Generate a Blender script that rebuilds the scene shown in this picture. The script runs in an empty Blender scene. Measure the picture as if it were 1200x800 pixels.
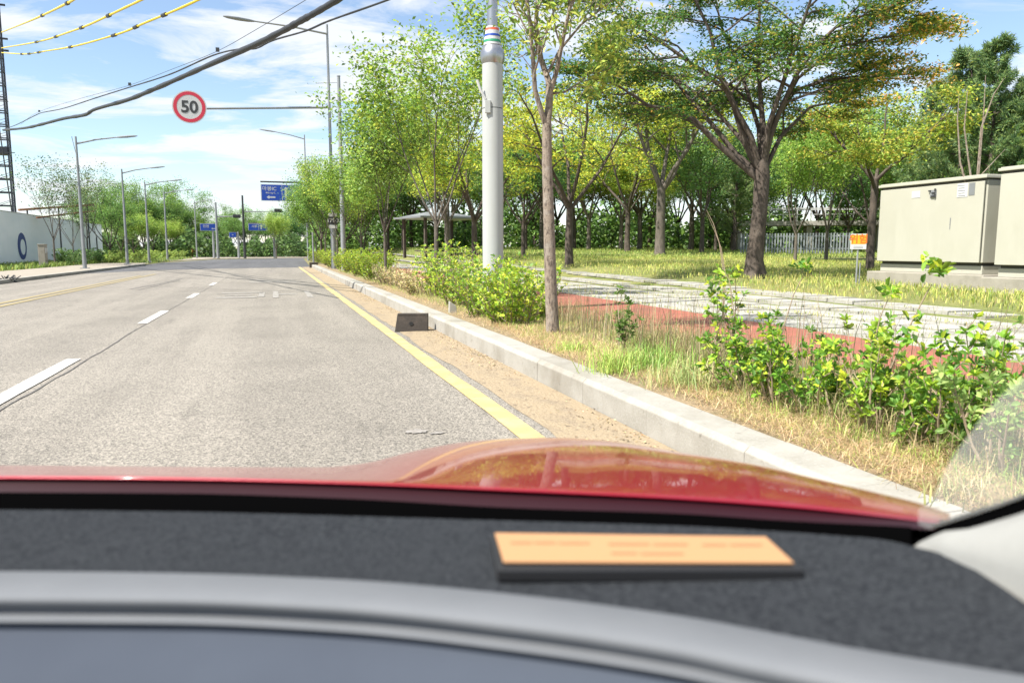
import bpy, math, random
import numpy as np
from mathutils import Vector, Matrix
random.seed(7); rng = np.random.default_rng(7)
R = math.radians
sc = bpy.context.scene
C = sc.collection

# ------------------------------------------------------------------ camera
EYE = Vector((0, 0, 1.15)); FPX = 870.0; YAW = R(17.59); PITCH = R(7.08)
cam_d = bpy.data.cameras.new('camera'); cam = bpy.data.objects.new('camera', cam_d); C.objects.link(cam)
cam_d.sensor_width = 36; cam_d.lens = 36*FPX/1200; cam_d.clip_start = 0.02; cam_d.clip_end = 4000
cam.location = EYE; cam.rotation_euler = (R(90)-PITCH, 0, -YAW)
cam_d.dof.use_dof = True; cam_d.dof.focus_distance = 10; cam_d.dof.aperture_fstop = 4.8
sc.camera = cam
# ------------------------------------------------------------------ sky + sun
SUN_EL = R(54); SUN_AZ = R(-106)      # azimuth clockwise from +Y (road direction); from the left, slightly behind
w = bpy.data.worlds.new('World'); sc.world = w; w.use_nodes = True
nt = w.node_tree; nt.nodes.clear()
def N(nt, t, **kw):
    n = nt.nodes.new(t)
    for k, v in kw.items():
        if k in n.inputs: n.inputs[k].default_value = v
        else: setattr(n, k, v)
    return n
sky = N(nt, 'ShaderNodeTexSky', sky_type='NISHITA', sun_disc=False, sun_elevation=SUN_EL, sun_rotation=SUN_AZ, air_density=1.0, dust_density=.3, ozone_density=1.8)
tc = N(nt, 'ShaderNodeTexCoord')
sep = N(nt, 'ShaderNodeSeparateXYZ'); nt.links.new(tc.outputs['Generated'], sep.inputs[0])
addz = N(nt, 'ShaderNodeMath', operation='ADD'); addz.inputs[1].default_value = 0.16; nt.links.new(sep.outputs[2], addz.inputs[0])
dv = N(nt, 'ShaderNodeVectorMath', operation='DIVIDE'); cmb = N(nt, 'ShaderNodeCombineXYZ')
for i in range(3): nt.links.new(addz.outputs[0], cmb.inputs[i])
nt.links.new(tc.outputs['Generated'], dv.inputs[0]); nt.links.new(cmb.outputs[0], dv.inputs[1])
mp = N(nt, 'ShaderNodeMapping'); mp.inputs['Scale'].default_value = (0.75, 1.5, 0.9); mp.inputs['Rotation'].default_value = (0, 0, 0.5)
mp.inputs['Location'].default_value = (2.3, .7, 0)
nt.links.new(dv.outputs[0], mp.inputs[0])
cn = N(nt, 'ShaderNodeTexNoise', Scale=1.9, Detail=10, Roughness=0.62, Distortion=0.5); nt.links.new(mp.outputs[0], cn.inputs[0])
cr = N(nt, 'ShaderNodeValToRGB'); cr.color_ramp.elements[0].position = .45; cr.color_ramp.elements[1].position = .575
cr.color_ramp.elements[0].color = (.06, .06, .06, 1); cr.color_ramp.elements[1].color = (.93, .93, .93, 1)
nt.links.new(cn.outputs[0], cr.inputs[0])
mx = N(nt, 'ShaderNodeMix', data_type='RGBA'); nt.links.new(cr.outputs[0], mx.inputs[0])
nt.links.new(sky.outputs[0], mx.inputs[6]); mx.inputs[7].default_value = (4.9, 5.05, 5.3, 1)
bg = N(nt, 'ShaderNodeBackground', Strength=0.095); nt.links.new(mx.outputs[2], bg.inputs[0])
wo = N(nt, 'ShaderNodeOutputWorld'); nt.links.new(bg.outputs[0], wo.inputs[0])
sl = bpy.data.lights.new('sun', 'SUN'); sl.energy = 4.6; sl.angle = R(0.53); sl.color = (1, .95, .87)
so = bpy.data.objects.new('sun', sl); C.objects.link(so)
sdir = Vector((math.sin(SUN_AZ)*math.cos(SUN_EL), math.cos(SUN_AZ)*math.cos(SUN_EL), math.sin(SUN_EL)))
so.rotation_euler = sdir.to_track_quat('Z', 'Y').to_euler(); so.location = (-20, 0, 40)
vs = sc.view_settings; vs.view_transform = 'Standard'; vs.look = 'None'; vs.exposure = 1.15; vs.gamma = 1; vs.use_curve_mapping = False
cy = sc.cycles; cy.max_bounces = 6; cy.transparent_max_bounces = 8; cy.caustics_reflective = False; cy.caustics_refractive = False
cy.use_denoising = True; cy.sample_clamp_indirect = 6

# ------------------------------------------------------------------ pixel helpers (1200x800 photograph)
CM = cam.rotation_euler.to_matrix()
def ray(px, py): return (CM @ Vector(((px-600)/FPX, -(py-400)/FPX, -1))).normalized()
def gnd(px, py, z=0.0):
    d = ray(px, py); t = (z-EYE.z)/d.z; return EYE + d*t
def dist(px, py, r):
    d = ray(px, py); h = math.hypot(d.x, d.y); return EYE + d*(r/h)
def atX(px, X, z=0.0):
    """ground point at lateral offset X in picture column px"""
    a, b = 292.5, 799
    lo, hi = 0.5, 400
    for _ in range(60):
        m = (lo+hi)/2; p = CM.transposed() @ (Vector((X, m, z))-EYE)
        u = 600+FPX*p.x/-p.z if p.z < 0 else (-1e9 if X < 0 else 1e9)
        if X > 0:
            if u > px: lo = m
            else: hi = m
        else:
            if u < px: lo = m
            else: hi = m
    return Vector((X, lo, z))
def toppix(p, py):
    """height z of pixel row py straight above ground point p"""
    lo, hi = p.z, p.z+80
    for _ in range(50):
        m = (lo+hi)/2; q = CM.transposed() @ (Vector((p.x, p.y, m))-EYE)
        v = 400-FPX*q.y/-q.z
        if v > py: lo = m
        else: hi = m
    return lo
def sm(a, b, x):
    t = min(1, max(0, (x-a)/(b-a))); return t*t*(3-2*t)
def H(x, y):
    """ground height right of the kerb"""
    if x < 2.2: return 0
    s = sm(7.5, 10.5, x)
    yy = min(60, max(0, y-6))
    b = .03*math.sin(x*.55+1)*math.sin(y*.4)*s*sm(9, 14, x)
    return .2 + s*(.12+.0165*yy) + b
def on(px, rr):
    """ground point at column px, horizontal range rr"""
    p = dist(px, 300, rr); return Vector((p.x, p.y, H(p.x, p.y)))

# ------------------------------------------------------------------ object helpers
def tag(o, label=None, cat=None, group=None, kind=None):
    if label: o['label'] = label
    if cat: o['category'] = cat
    if group: o['group'] = group
    if kind: o['kind'] = kind
    return o
def empty(name, loc=(0, 0, 0), rz=0, label=None, cat=None, group=None):
    o = bpy.data.objects.new(name, None); C.objects.link(o); o.location = loc; o.rotation_euler = (0, 0, rz); o.empty_display_size = .2
    return tag(o, label, cat, group)
def copy_tree(o, parent=None):
    c = o.copy(); C.objects.link(c); c.parent = parent
    for ch in list(o.children): copy_tree(ch, c)
    return c
class MB:
    def __init__(s): s.v = []; s.f = []
    def add(s, vs, fs):
        k = len(s.v); s.v += [tuple(v) for v in vs]; s.f += [tuple(i+k for i in f) for f in fs]; return s
    def box(s, c, d, rz=0, tilt=None):
        x, y, z = d[0]/2, d[1]/2, d[2]/2
        M = Matrix.Rotation(rz, 3, 'Z')
        if tilt: M = M @ Matrix.Rotation(tilt[1], 3, tilt[0])
        P = [Vector(c)+M @ Vector((a*x, b*y, e*z)) for a in (-1, 1) for b in (-1, 1) for e in (-1, 1)]
        return s.add(P, [(0, 1, 3, 2), (4, 6, 7, 5), (0, 4, 5, 1), (2, 3, 7, 6), (0, 2, 6, 4), (1, 5, 7, 3)])
    def tube(s, pts, rad, n=8, cap=True):
        pts = [Vector(p) for p in pts]; k = len(pts)
        if not hasattr(rad, '__len__'): rad = [rad]*k
        V = []; ref = None
        for i, p in enumerate(pts):
            t = (pts[min(i+1, k-1)]-pts[max(i-1, 0)])
            t = t.normalized() if t.length > 1e-9 else Vector((0, 0, 1))
            if ref is None: ref = Vector((1, 0, 0)) if abs(t.x) < .8 else Vector((0, 1, 0))
            a = (ref-t*ref.dot(t)).normalized(); b = t.cross(a); ref = a
            for j in range(n):
                q = 2*math.pi*j/n; V.append(p+(a*math.cos(q)+b*math.sin(q))*rad[i])
        F = [(i*n+j, i*n+(j+1) % n, (i+1)*n+(j+1) % n, (i+1)*n+j) for i in range(k-1) for j in range(n)]
        if cap: F += [tuple(range(n-1, -1, -1)), tuple(range((k-1)*n, k*n))]
        return s.add(V, F)
    def prism(s, poly, vec):
        n = len(poly); v = Vector(vec); P = [Vector(p) for p in poly]
        return s.add(P+[p+v for p in P], [tuple(range(n-1, -1, -1)), tuple(range(n, 2*n))]+[(i, (i+1) % n, n+(i+1) % n, n+i) for i in range(n)])
    def grid(s, rows):
        n = len(rows[0]); V = [p for r in rows for p in r]
        return s.add(V, [(i*n+j, i*n+j+1, (i+1)*n+j+1, (i+1)*n+j) for i in range(len(rows)-1) for j in range(n-1)])
    def build(s, name, mat, parent=None, smooth=False, bevel=0):
        me = bpy.data.meshes.new(name); me.from_pydata(s.v, [], s.f); me.materials.append(mat)
        o = bpy.data.objects.new(name, me); C.objects.link(o); o.parent = parent
        if smooth:
            me.polygons.foreach_set('use_smooth', [True]*len(me.polygons))
            me.set_sharp_from_angle(angle=R(40))
        if bevel:
            b = o.modifiers.new('bevel', 'BEVEL'); b.width = bevel; b.segments = 2; b.limit_method = 'ANGLE'
        me.update(); return o
def fast_mesh(name, V, F, mat, parent=None, col=None):
    """V (n,3) F (m,k); col (n,3)"""
    me = bpy.data.meshes.new(name); k = F.shape[1]
    me.vertices.add(len(V)); me.vertices.foreach_set('co', V.astype(np.float32).ravel())
    me.loops.add(F.size); me.loops.foreach_set('vertex_index', F.astype(np.int32).ravel())
    me.polygons.add(len(F)); me.polygons.foreach_set('loop_start', np.arange(0, F.size, k, dtype=np.int32))
    me.update(calc_edges=True)
    if col is not None:
        at = me.color_attributes.new('Col', 'FLOAT_COLOR', 'POINT')
        at.data.foreach_set('color', np.concatenate([col, np.ones((len(col), 1))], 1).astype(np.float32).ravel())
    me.materials.append(mat)
    o = bpy.data.objects.new(name, me); C.objects.link(o); o.parent = parent
    return o
def text_mesh(s, size, name, mat, parent, M, ext=.004, bold=0):
    cu = bpy.data.curves.new('t', 'FONT'); cu.body = s; cu.size = size; cu.align_x = 'CENTER'; cu.align_y = 'CENTER'; cu.extrude = ext; cu.offset = bold
    t = bpy.data.objects.new('t', cu); C.objects.link(t)
    bpy.context.view_layer.update()
    me = bpy.data.meshes.new_from_object(t.evaluated_get(bpy.context.evaluated_depsgraph_get()))
    bpy.data.objects.remove(t); me.name = name; me.materials.clear(); me.materials.append(mat)
    o = bpy.data.objects.new(name, me); C.objects.link(o); o.parent = parent; o.matrix_local = M
    return o

# ------------------------------------------------------------------ materials
def mat(name, col, rough=.6, metal=0, spec=.5, noise=None, bump=None, coat=0):
    """noise: list of (scale, colour, lo, hi) mixed over the base; bump (scale, strength)"""
    m = bpy.data.materials.new(name); m.use_nodes = True; nt = m.node_tree; b = nt.nodes['Principled BSDF']
    b.inputs['Base Color'].default_value = (*col, 1); b.inputs['Roughness'].default_value = rough; b.inputs['Metallic'].default_value = metal
    b.inputs['Specular IOR Level'].default_value = spec
    if coat: b.inputs['Coat Weight'].default_value = coat; b.inputs['Coat Roughness'].default_value = .03; b.inputs['Coat IOR'].default_value = 1.42
    g = N(nt, 'ShaderNodeNewGeometry')
    last = None
    for e in (noise or []):
        s_, c_, lo, hi = e[:4]; st = e[4] if len(e) > 4 else (1, 1, 1)
        mp = N(nt, 'ShaderNodeMapping'); mp.inputs['Scale'].default_value = st; nt.links.new(g.outputs['Position'], mp.inputs[0])
        n = N(nt, 'ShaderNodeTexNoise', Scale=s_, Detail=5, Roughness=.6); nt.links.new(mp.outputs[0], n.inputs[0])
        mr = N(nt, 'ShaderNodeMapRange'); mr.inputs[1].default_value = lo; mr.inputs[2].default_value = hi; nt.links.new(n.outputs[0], mr.inputs[0])
        x = N(nt, 'ShaderNodeMix', data_type='RGBA'); nt.links.new(mr.outputs[0], x.inputs[0])
        if last: nt.links.new(last, x.inputs[6])
        else: x.inputs[6].default_value = (*col, 1)
        x.inputs[7].default_value = (*c_, 1); last = x.outputs[2]
    if last: nt.links.new(last, b.inputs['Base Color'])
    if bump:
        n = N(nt, 'ShaderNodeTexNoise', Scale=bump[0], Detail=4); nt.links.new(g.outputs['Position'], n.inputs[0])
        bp = N(nt, 'ShaderNodeBump', Strength=bump[1], Distance=bump[2] if len(bump) > 2 else .01); nt.links.new(n.outputs[0], bp.inputs['Height']); nt.links.new(bp.outputs[0], b.inputs['Normal'])
    return m
def leafmat(name, trans=.4, rough=.5):
    m = bpy.data.materials.new(name); m.use_nodes = True; nt = m.node_tree; b = nt.nodes['Principled BSDF']
    a = N(nt, 'ShaderNodeAttribute', attribute_name='Col'); oi = N(nt, 'ShaderNodeObjectInfo')
    hs = N(nt, 'ShaderNodeHueSaturation', Saturation=.97); nt.links.new(a.outputs['Color'], hs.inputs['Color'])
    mr = N(nt, 'ShaderNodeMapRange'); mr.inputs[3].default_value = .485; mr.inputs[4].default_value = .512; nt.links.new(oi.outputs['Random'], mr.inputs[0]); nt.links.new(mr.outputs[0], hs.inputs['Hue'])
    mr2 = N(nt, 'ShaderNodeMapRange'); mr2.inputs[3].default_value = 2.2; mr2.inputs[4].default_value = 1.75; nt.links.new(oi.outputs['Random'], mr2.inputs[0]); nt.links.new(mr2.outputs[0], hs.inputs['Value'])
    nt.links.new(hs.outputs[0], b.inputs['Base Color']); b.inputs['Roughness'].default_value = rough; b.inputs['Specular IOR Level'].default_value = .35
    t = N(nt, 'ShaderNodeBsdfTranslucent'); nt.links.new(hs.outputs[0], t.inputs[0])
    x = N(nt, 'ShaderNodeMixShader'); x.inputs[0].default_value = trans; nt.links.new(b.outputs[0], x.inputs[1]); nt.links.new(t.outputs[0], x.inputs[2])
    nt.links.new(x.outputs[0], nt.nodes['Material Output'].inputs[0]); return m
M = {}
M['leaf'] = leafmat('leaf', .42)
M['grass'] = leafmat('grass', .3, .7)
M['bark'] = mat('bark', (.085, .065, .052), .9, noise=[(14, (.035, .028, .022), .45, .7, (1, 1, .3)), (3, (.13, .105, .085), .5, .75)], bump=(30, .6, .02))
M['bark_pale'] = mat('bark_pale', (.25, .20, .155), .9, noise=[(45, (.075, .055, .045), .48, .66, (1, 1, .35)), (9, (.30, .26, .22), .52, .7)], bump=(60, .7, .01))
M['bark_grey'] = mat('bark_grey', (.13, .11, .09), .9, noise=[(10, (.065, .055, .045), .45, .7, (1, 1, .3))], bump=(30, .5, .02))
M['twig'] = mat('dry_twig', (.30, .23, .16), .9)
# speckled asphalt
def asphalt(name, base, dark, light, seam=False):
    m = mat(name, base, .88, noise=[(.6, tuple(c*.80 for c in base), .4, .7), (1.1, tuple(c*1.18 for c in base), .46, .68, (1, .05, 1)), (2.6, tuple(c*.72 for c in base), .60, .74, (1, .25, 1))])
    nt = m.node_tree; b = nt.nodes['Principled BSDF']; src = b.inputs['Base Color'].links[0].from_socket
    g = N(nt, 'ShaderNodeNewGeometry'); v = N(nt, 'ShaderNodeTexVoronoi', Scale=120.0); nt.links.new(g.outputs['Position'], v.inputs[0])
    sp = N(nt, 'ShaderNodeSeparateColor'); nt.links.new(v.outputs['Color'], sp.inputs[0])
    r = N(nt, 'ShaderNodeValToRGB'); r.color_ramp.elements[0].color = (*dark, 1); r.color_ramp.elements[1].color = (*light, 1)
    r.color_ramp.elements[0].position = .1; r.color_ramp.elements[1].position = .95
    nt.links.new(sp.outputs[0], r.inputs[0])
    x = N(nt, 'ShaderNodeMix', data_type='RGBA', blend_type='MULTIPLY'); x.inputs[0].default_value = 1
    nt.links.new(src, x.inputs[6]); nt.links.new(r.outputs[0], x.inputs[7]); nt.links.new(x.outputs[2], b.inputs['Base Color'])
    bp = N(nt, 'ShaderNodeBump', Strength=.5, Distance=.004); nt.links.new(v.outputs['Distance'], bp.inputs['Height']); nt.links.new(bp.outputs[0], b.inputs['Normal'])
    return m
M['asphalt'] = asphalt('old_asphalt', (.205, .187, .162), (.45, .45, .45), (1.62, 1.6, 1.56))
M['asphalt_new'] = asphalt('new_asphalt', (.085, .085, .09), (.7, .7, .7), (1.4, 1.4, 1.4))
M['white_mark'] = mat('worn_white_paint', (.50, .48, .45), .7, noise=[(40, (.25, .23, .21), .52, .75), (5, (.33, .31, .28), .55, .8)])
M['faded_mark'] = mat('faded_white_paint', (.28, .26, .24), .8, noise=[(25, (.2, .18, .16), .4, .62)])
M['faded_lettering'] = mat('faded_lettering', (.30, .285, .26), .8, noise=[(9, (.19, .172, .15), .42, .62)])
M['yellow_mark'] = mat('worn_yellow_paint', (.46, .355, .15), .7, noise=[(35, (.27, .22, .15), .50, .72), (4, (.52, .43, .21), .45, .7), (11, (.24, .21, .16), .6, .7)])
M['faded_yellow'] = mat('faded_yellow_paint', (.33, .26, .11), .8, noise=[(25, (.2, .18, .14), .45, .7)])
M['tar'] = mat('tar_seam', (.13, .12, .11), .8, noise=[(20, (.22, .2, .18), .5, .7)])
M['dirt'] = mat('gutter_dirt', (.29, .225, .145), .95, noise=[(5, (.21, .165, .115), .5, .7, (1, .5, 1)), (60, (.36, .29, .2), .5, .7), (16, (.13, .10, .07), .6, .7)], bump=(40, .8, .02))
M['soil'] = mat('dry_soil', (.27, .20, .12), .95, noise=[(6, (.16, .13, .065), .45, .7), (50, (.33, .25, .15), .5, .75)], bump=(30, .9, .03))
M['concrete'] = mat('kerb_concrete', (.33, .315, .28), .85, noise=[(3, (.25, .235, .20), .45, .75), (60, (.36, .34, .31), .5, .75), (1.3, (.22, .20, .165), .5, .7), (14, (.15, .135, .11), .64, .76)], bump=(70, .35, .006))
M['sand_pave'] = mat('pale_pavement', (.31, .27, .22), .9, noise=[(2, (.25, .22, .175), .4, .7)])
M['red_path'] = mat('red_asphalt_path', (.31, .095, .062), .9, noise=[(2.5, (.20, .08, .055), .4, .7), (70, (.36, .14, .10), .5, .7)], bump=(90, .5, .006))
M['lawn'] = mat('lawn_ground', (.14, .165, .04), .95, noise=[(.35, (.23, .21, .07), .45, .65), (2.2, (.09, .125, .03), .48, .7), (22, (.24, .24, .08), .5, .75)], bump=(16, .9, .05))
M['field'] = mat('rough_ground', (.14, .14, .05), .95, noise=[(.2, (.22, .19, .09), .4, .65)])
M['paver'] = mat('white_paver', (.37, .355, .32), .85, noise=[(1.6, (.24, .23, .19), .42, .68), (30, (.43, .41, .37), .5, .7)], bump=(50, .3, .005))
M['galv'] = mat('galvanised_steel', (.30, .31, .32), .45, .3, noise=[(4, (.25, .26, .27), .4, .7)])
M['chrome'] = mat('polished_steel', (.40, .40, .41), .33, .9)
M['white_pole'] = mat('pale_pole_paint', (.42, .43, .42), .38, 0, noise=[(2.5, (.37, .38, .365), .45, .75, (1, 1, .3))])
M['dark_steel'] = mat('dark_steel', (.05, .052, .055), .55, .3)
M['pylon'] = mat('pylon_steel', (.05, .055, .07), .6, .2)
M['black'] = mat('black_rubber', (.012, .012, .013), .5)
M['cable'] = mat('black_cable', (.028, .030, .036), .5)
M['yellow'] = mat('yellow_sleeve', (.75, .56, .03), .5)
M['sign_blue'] = mat('sign_blue', (.010, .055, .34), .4)
M['sign_white'] = mat('sign_white', (.52, .52, .52), .4)
M['sign_red'] = mat('sign_red', (.52, .03, .06), .4)
M['sign_grey'] = mat('sign_back', (.25, .26, .27), .5, .4)
M['orange'] = mat('sign_orange', (.72, .34, .01), .5)
M['box_paint'] = mat('beige_cabinet_paint', (.415, .405, .34), .5, noise=[(1.2, (.39, .38, .315), .4, .7), (3, (.44, .43, .365), .5, .8, (1, 1, .25))])
M['streak'] = mat('rain_streak', (.30, .275, .21), .7)
M['box_base'] = mat('cabinet_plinth', (.31, .285, .24), .9, noise=[(4, (.25, .23, .19), .45, .7)], bump=(40, .3, .01))
M['dark_gap'] = mat('dark_gap', (.06, .058, .05), .8)
M['fence_paint'] = mat('faded_fence_paint', (.19, .21, .215), .7)
M['wall'] = mat('site_hoarding', (.87, .90, .92), .6, noise=[(1.1, (.80, .85, .88), .42, .65, (1, .3, 1))])
M['logo'] = mat('logo_blue', (.03, .06, .22), .6)
M['hedge'] = M['leaf']

# ------------------------------------------------------------------ setting: ground and road
def sheet(name, pts, z, m, kind='structure', sub=0):
    mb = MB(); mb.add([(p[0], p[1], z) for p in pts], [tuple(range(len(pts)))]); o = mb.build(name, m); o['kind'] = kind; return o
sheet('ground', [(-900, -300), (900, -300), (900, 1500), (-900, 1500)], -.03, M['field'])
YK = gnd(350, 313).y          # where the kerb and the yellow line end
sheet('road', [(-8.7, -25), (2.15, -25), (2.15, 60), (-8.7, 60)], 0, M['asphalt'])
pts = [(352, 313.2), (260, 314.6), (180, 316.8), (100, 320.6), (40, 325), (-60, 331), (-60, 326), (40, 320.5), (100, 317), (140, 313), (190, 308), (250, 304), (352, 302.6)]
dk = [gnd(a, b) for a, b in pts]; dk = [(p.x, p.y) for p in dk]; dk[-1] = (3.4, dk[-1][1]); dk[0] = (2.15, dk[0][1])
sheet('crossing_road', dk, .004, M['asphalt_new'])
far = [gnd(a, b) for a, b in [(130, 312.5), (190, 306.6), (250, 303.2), (420, 301.9), (420, 299.3), (250, 300.3), (190, 304), (120, 309)]]
sheet('far_pavement', [(p.x, p.y) for p in far], .02, M['sand_pave'])
sheet('left_pavement', [(-12.3, -25), (-8.95, -25), (-8.95, 62), (-12.3, 62)], .12, M['sand_pave'])
mb = MB()
for k in range(-14, 58): mb.box((-8.83, k+.5, .065), (.2, .992, .13))
mb.build('left_kerb', M['concrete'], bevel=.012)['kind'] = 'structure'
sheet('left_verge', [(-40, -25), (-12.3, -25), (-12.3, 80), (-40, 80)], .10, mat('verge_grass', (.10, .12, .04), .95, noise=[(1, (.2, .18, .08), .45, .65), (9, (.07, .10, .02), .5, .7)], bump=(12, .8, .05)))
# right kerb: separate concrete stones, one metre each, slightly uneven
mb = MB()
for k in range(-6, int(YK)+1):
    j = random.uniform(-.003, .003); t = random.uniform(-.002, .002)
    x0, x1, z1 = 2.13+j, 2.38+j, .205+t
    y0, y1 = k+.0015, k+.9985
    mb.prism([(x0, y0, -.05), (x0, y0, z1-.03), (x0+.03, y0, z1), (x1, y0, z1), (x1, y0, -.05)], (0, y1-y0, 0))
o = mb.build('kerb', M['concrete'], bevel=.006); o['kind'] = 'structure'
# gutter dirt: irregular sheet
L = []; Rr = []
y = -3.0
while y < YK:
    L.append((1.62+random.uniform(-.015, .025)+.02*math.sin(y*1.3), y)); Rr.append((2.128, y)); y += .35
mb = MB(); mb.grid([[(a[0], a[1], .004), ((a[0]*.5+b[0]*.5), a[1], .010+random.uniform(-.003, .004)), (b[0], b[1], .018)] for a, b in zip(L, Rr)])
o = mb.build('gutter', M['dirt'], smooth=True); o['kind'] = 'structure'
# markings
def strip(name, x, wd, y0, y1, m, z=.008, label=None, jit=0):
    mb = MB(); rows = []; y = y0; st = .5
    while y < y1+.01:
        a = random.uniform(-jit, jit); b = random.uniform(-jit, jit)
        rows.append([(x-wd/2+a, y, z), (x+wd/2+b, y, z)]); y += st
    mb.grid(rows); o = mb.build(name, m); o['kind'] = 'structure'; return o
strip('edge_line', 1.46, .15, -5, YK, M['yellow_mark'], .008, jit=.008)
strip('centre_line', -5.33, .13, -5, 38, M['faded_yellow'], .008, jit=.01)
strip('centre_line', -5.62, .13, -5, 36, M['faded_yellow'], .008, jit=.01)
for (a, b) in [((45, 442), (90, 421)), ((165, 379.5), (198, 362.5)), ((221, 349.5), (233, 343)), ((247, 334.5), (253, 331))]:
    p, q = gnd(*a), gnd(*b)
    if a[0] == 45: p.y = q.y-3.0
    strip('lane_dash', (gnd(*b).x+gnd(*a).x)/2, .15, p.y, q.y, M['white_mark'], jit=.006)
def gpoly(name, P, m, z):
    o = sheet(name, [(gnd(a, b).x, gnd(a, b).y) for a, b in P], z, m); return o
# worn lettering blocks on the lane ahead and a scuffed patch nearby
def scrawl(cx, cy, wd, ht, m):
    mb = MB()
    for r in m:
        x, y, dx, dy = r; mb.add([(cx+x*wd, cy+y*ht, .008), (cx+(x+dx)*wd, cy+y*ht, .008), (cx+(x+dx)*wd, cy+(y+dy)*ht, .008), (cx+x*wd, cy+(y+dy)*ht, .008)], [(0, 1, 2, 3)])
    o = mb.build('road_lettering', M['faded_lettering']); o['kind'] = 'structure'
p = gnd(300, 349); scrawl(p.x-.9, p.y, 1.15, 3.2, [(0, 0, .8, .14), (.12, .3, .56, .1), (0, .62, .9, .12), (.82, .1, .12, .6)])
p = gnd(330, 349); scrawl(p.x-.2, p.y, 1.15, 3.2, [(0, 0, .12, .9), (.12, .4, .4, .12), (.7, 0, .12, .9), (.82, .42, .2, .1)])
p = gnd(320, 331); scrawl(p.x-.8, p.y, 1.9, 3.0, [(0, 0, .9, .2), (.2, .4, .6, .14), (.1, .7, .8, .1)])
def blob(cx, cy, a, b, m):
    mb = MB(); P = []
    for j in range(28):
        q = 6.2832*j/28; k = 1+random.uniform(-.25, .25); P.append((cx+a*k*math.cos(q), cy+b*k*math.sin(q), .0066))
    mb.add(P, [tuple(range(28))]); mb.build('road_stain', m)['kind'] = 'structure'
q = gnd(488, 506); blob(q.x, q.y, .07, .05, M['faded_mark']); q = gnd(512, 508); blob(q.x, q.y, .05, .03, M['faded_mark'])
# tar seams and cracks
def crack(P, wd, name='road_crack', m=None):
    mb = MB(); rows = []
    for i in range(len(P)-1):
        a, b = Vector(P[i]), Vector(P[i+1]); n = max(2, int((b-a).length/.25))
        for k in range(n):
            q = a.lerp(b, k/n); q += Vector((random.uniform(-.012, .012), random.uniform(-.012, .012), 0)); rows.append((q, wd*random.uniform(.4, 1)))
    g = []
    for i, (q, w_) in enumerate(rows):
        d = (rows[min(i+1, len(rows)-1)][0]-rows[max(0, i-1)][0]); d = Vector((-d.y, d.x, 0)); d = d.normalized() if d.length else Vector((1, 0, 0))
        g.append([q-d*w_/2+Vector((0, 0, .0062)), q+d*w_/2+Vector((0, 0, .0062))])
    mb.grid(g); o = mb.build(name, m or M['tar']); o['kind'] = 'structure'
x0 = -1.94
crack([(x0, 3.0, 0), (x0+.03, 8, 0), (x0-.02, 14, 0), (x0, 22, 0), (x0+.05, 34, 0)], .022)
crack([gnd(180, 336), gnd(260, 339), gnd(330, 341), gnd(380, 343)], .06)
crack([gnd(152, 339), gnd(185, 333), gnd(215, 326)], .10)
crack([gnd(162, 340), gnd(195, 332), gnd(212, 328)], .07)
crack([gnd(420, 362), gnd(425, 366), gnd(432, 369)], .05)
# right-hand land: verge, red path, pavers, lawn
def landgrid(name, x0, x1, y0, y1, nx, ny, m, dz=0, geo=1):
    rows = []
    for i in range(ny+1):
        t = i/ny; y = y0+(y1-y0)*t**geo
        rows.append([(x0+(x1-x0)*j/nx, y, H(x0+(x1-x0)*j/nx, y)+dz) for j in range(nx+1)])
    mb = MB(); mb.grid(rows); o = mb.build(name, m, smooth=True); o['kind'] = 'structure'; return o
landgrid('verge_soil', 2.37, 4.0, -6, YK, 6, 60, M['soil'], -.008)
landgrid('red_path', 4.0, 6.0, -6, 90, 3, 60, M['red_path'], .0)
mb = MB(); mb.box((3.97, 40, .16), (.07, 92, .1)); mb.build('path_edging', M['concrete'])['kind'] = 'structure'
landgrid('lawn', 6.0, 130, -6, 120, 120, 90, M['lawn'], -.035, 1.4)
# pavers: rows of slabs with weedy gaps, each a slightly uneven block
mb = MB(); y = -3
xs = [6.03, 6.75, 7.47, 8.19, 8.91]
for r_, x in enumerate(xs):
    y = -4 + (r_ % 2)*.3
    while y < 75:
        ln = .6
        if random.random() < .955:
            jx = random.uniform(-.012, .012); z = H(x+.3, y)+random.uniform(-.012, .010)
            mb.box((x+.33+jx, y+ln/2, z-.03), (.64, ln-.028, .06), random.uniform(-.01, .01))
        y += ln
o = mb.build('paved_walk', M['paver']); o['kind'] = 'structure'
print('setting done')

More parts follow.
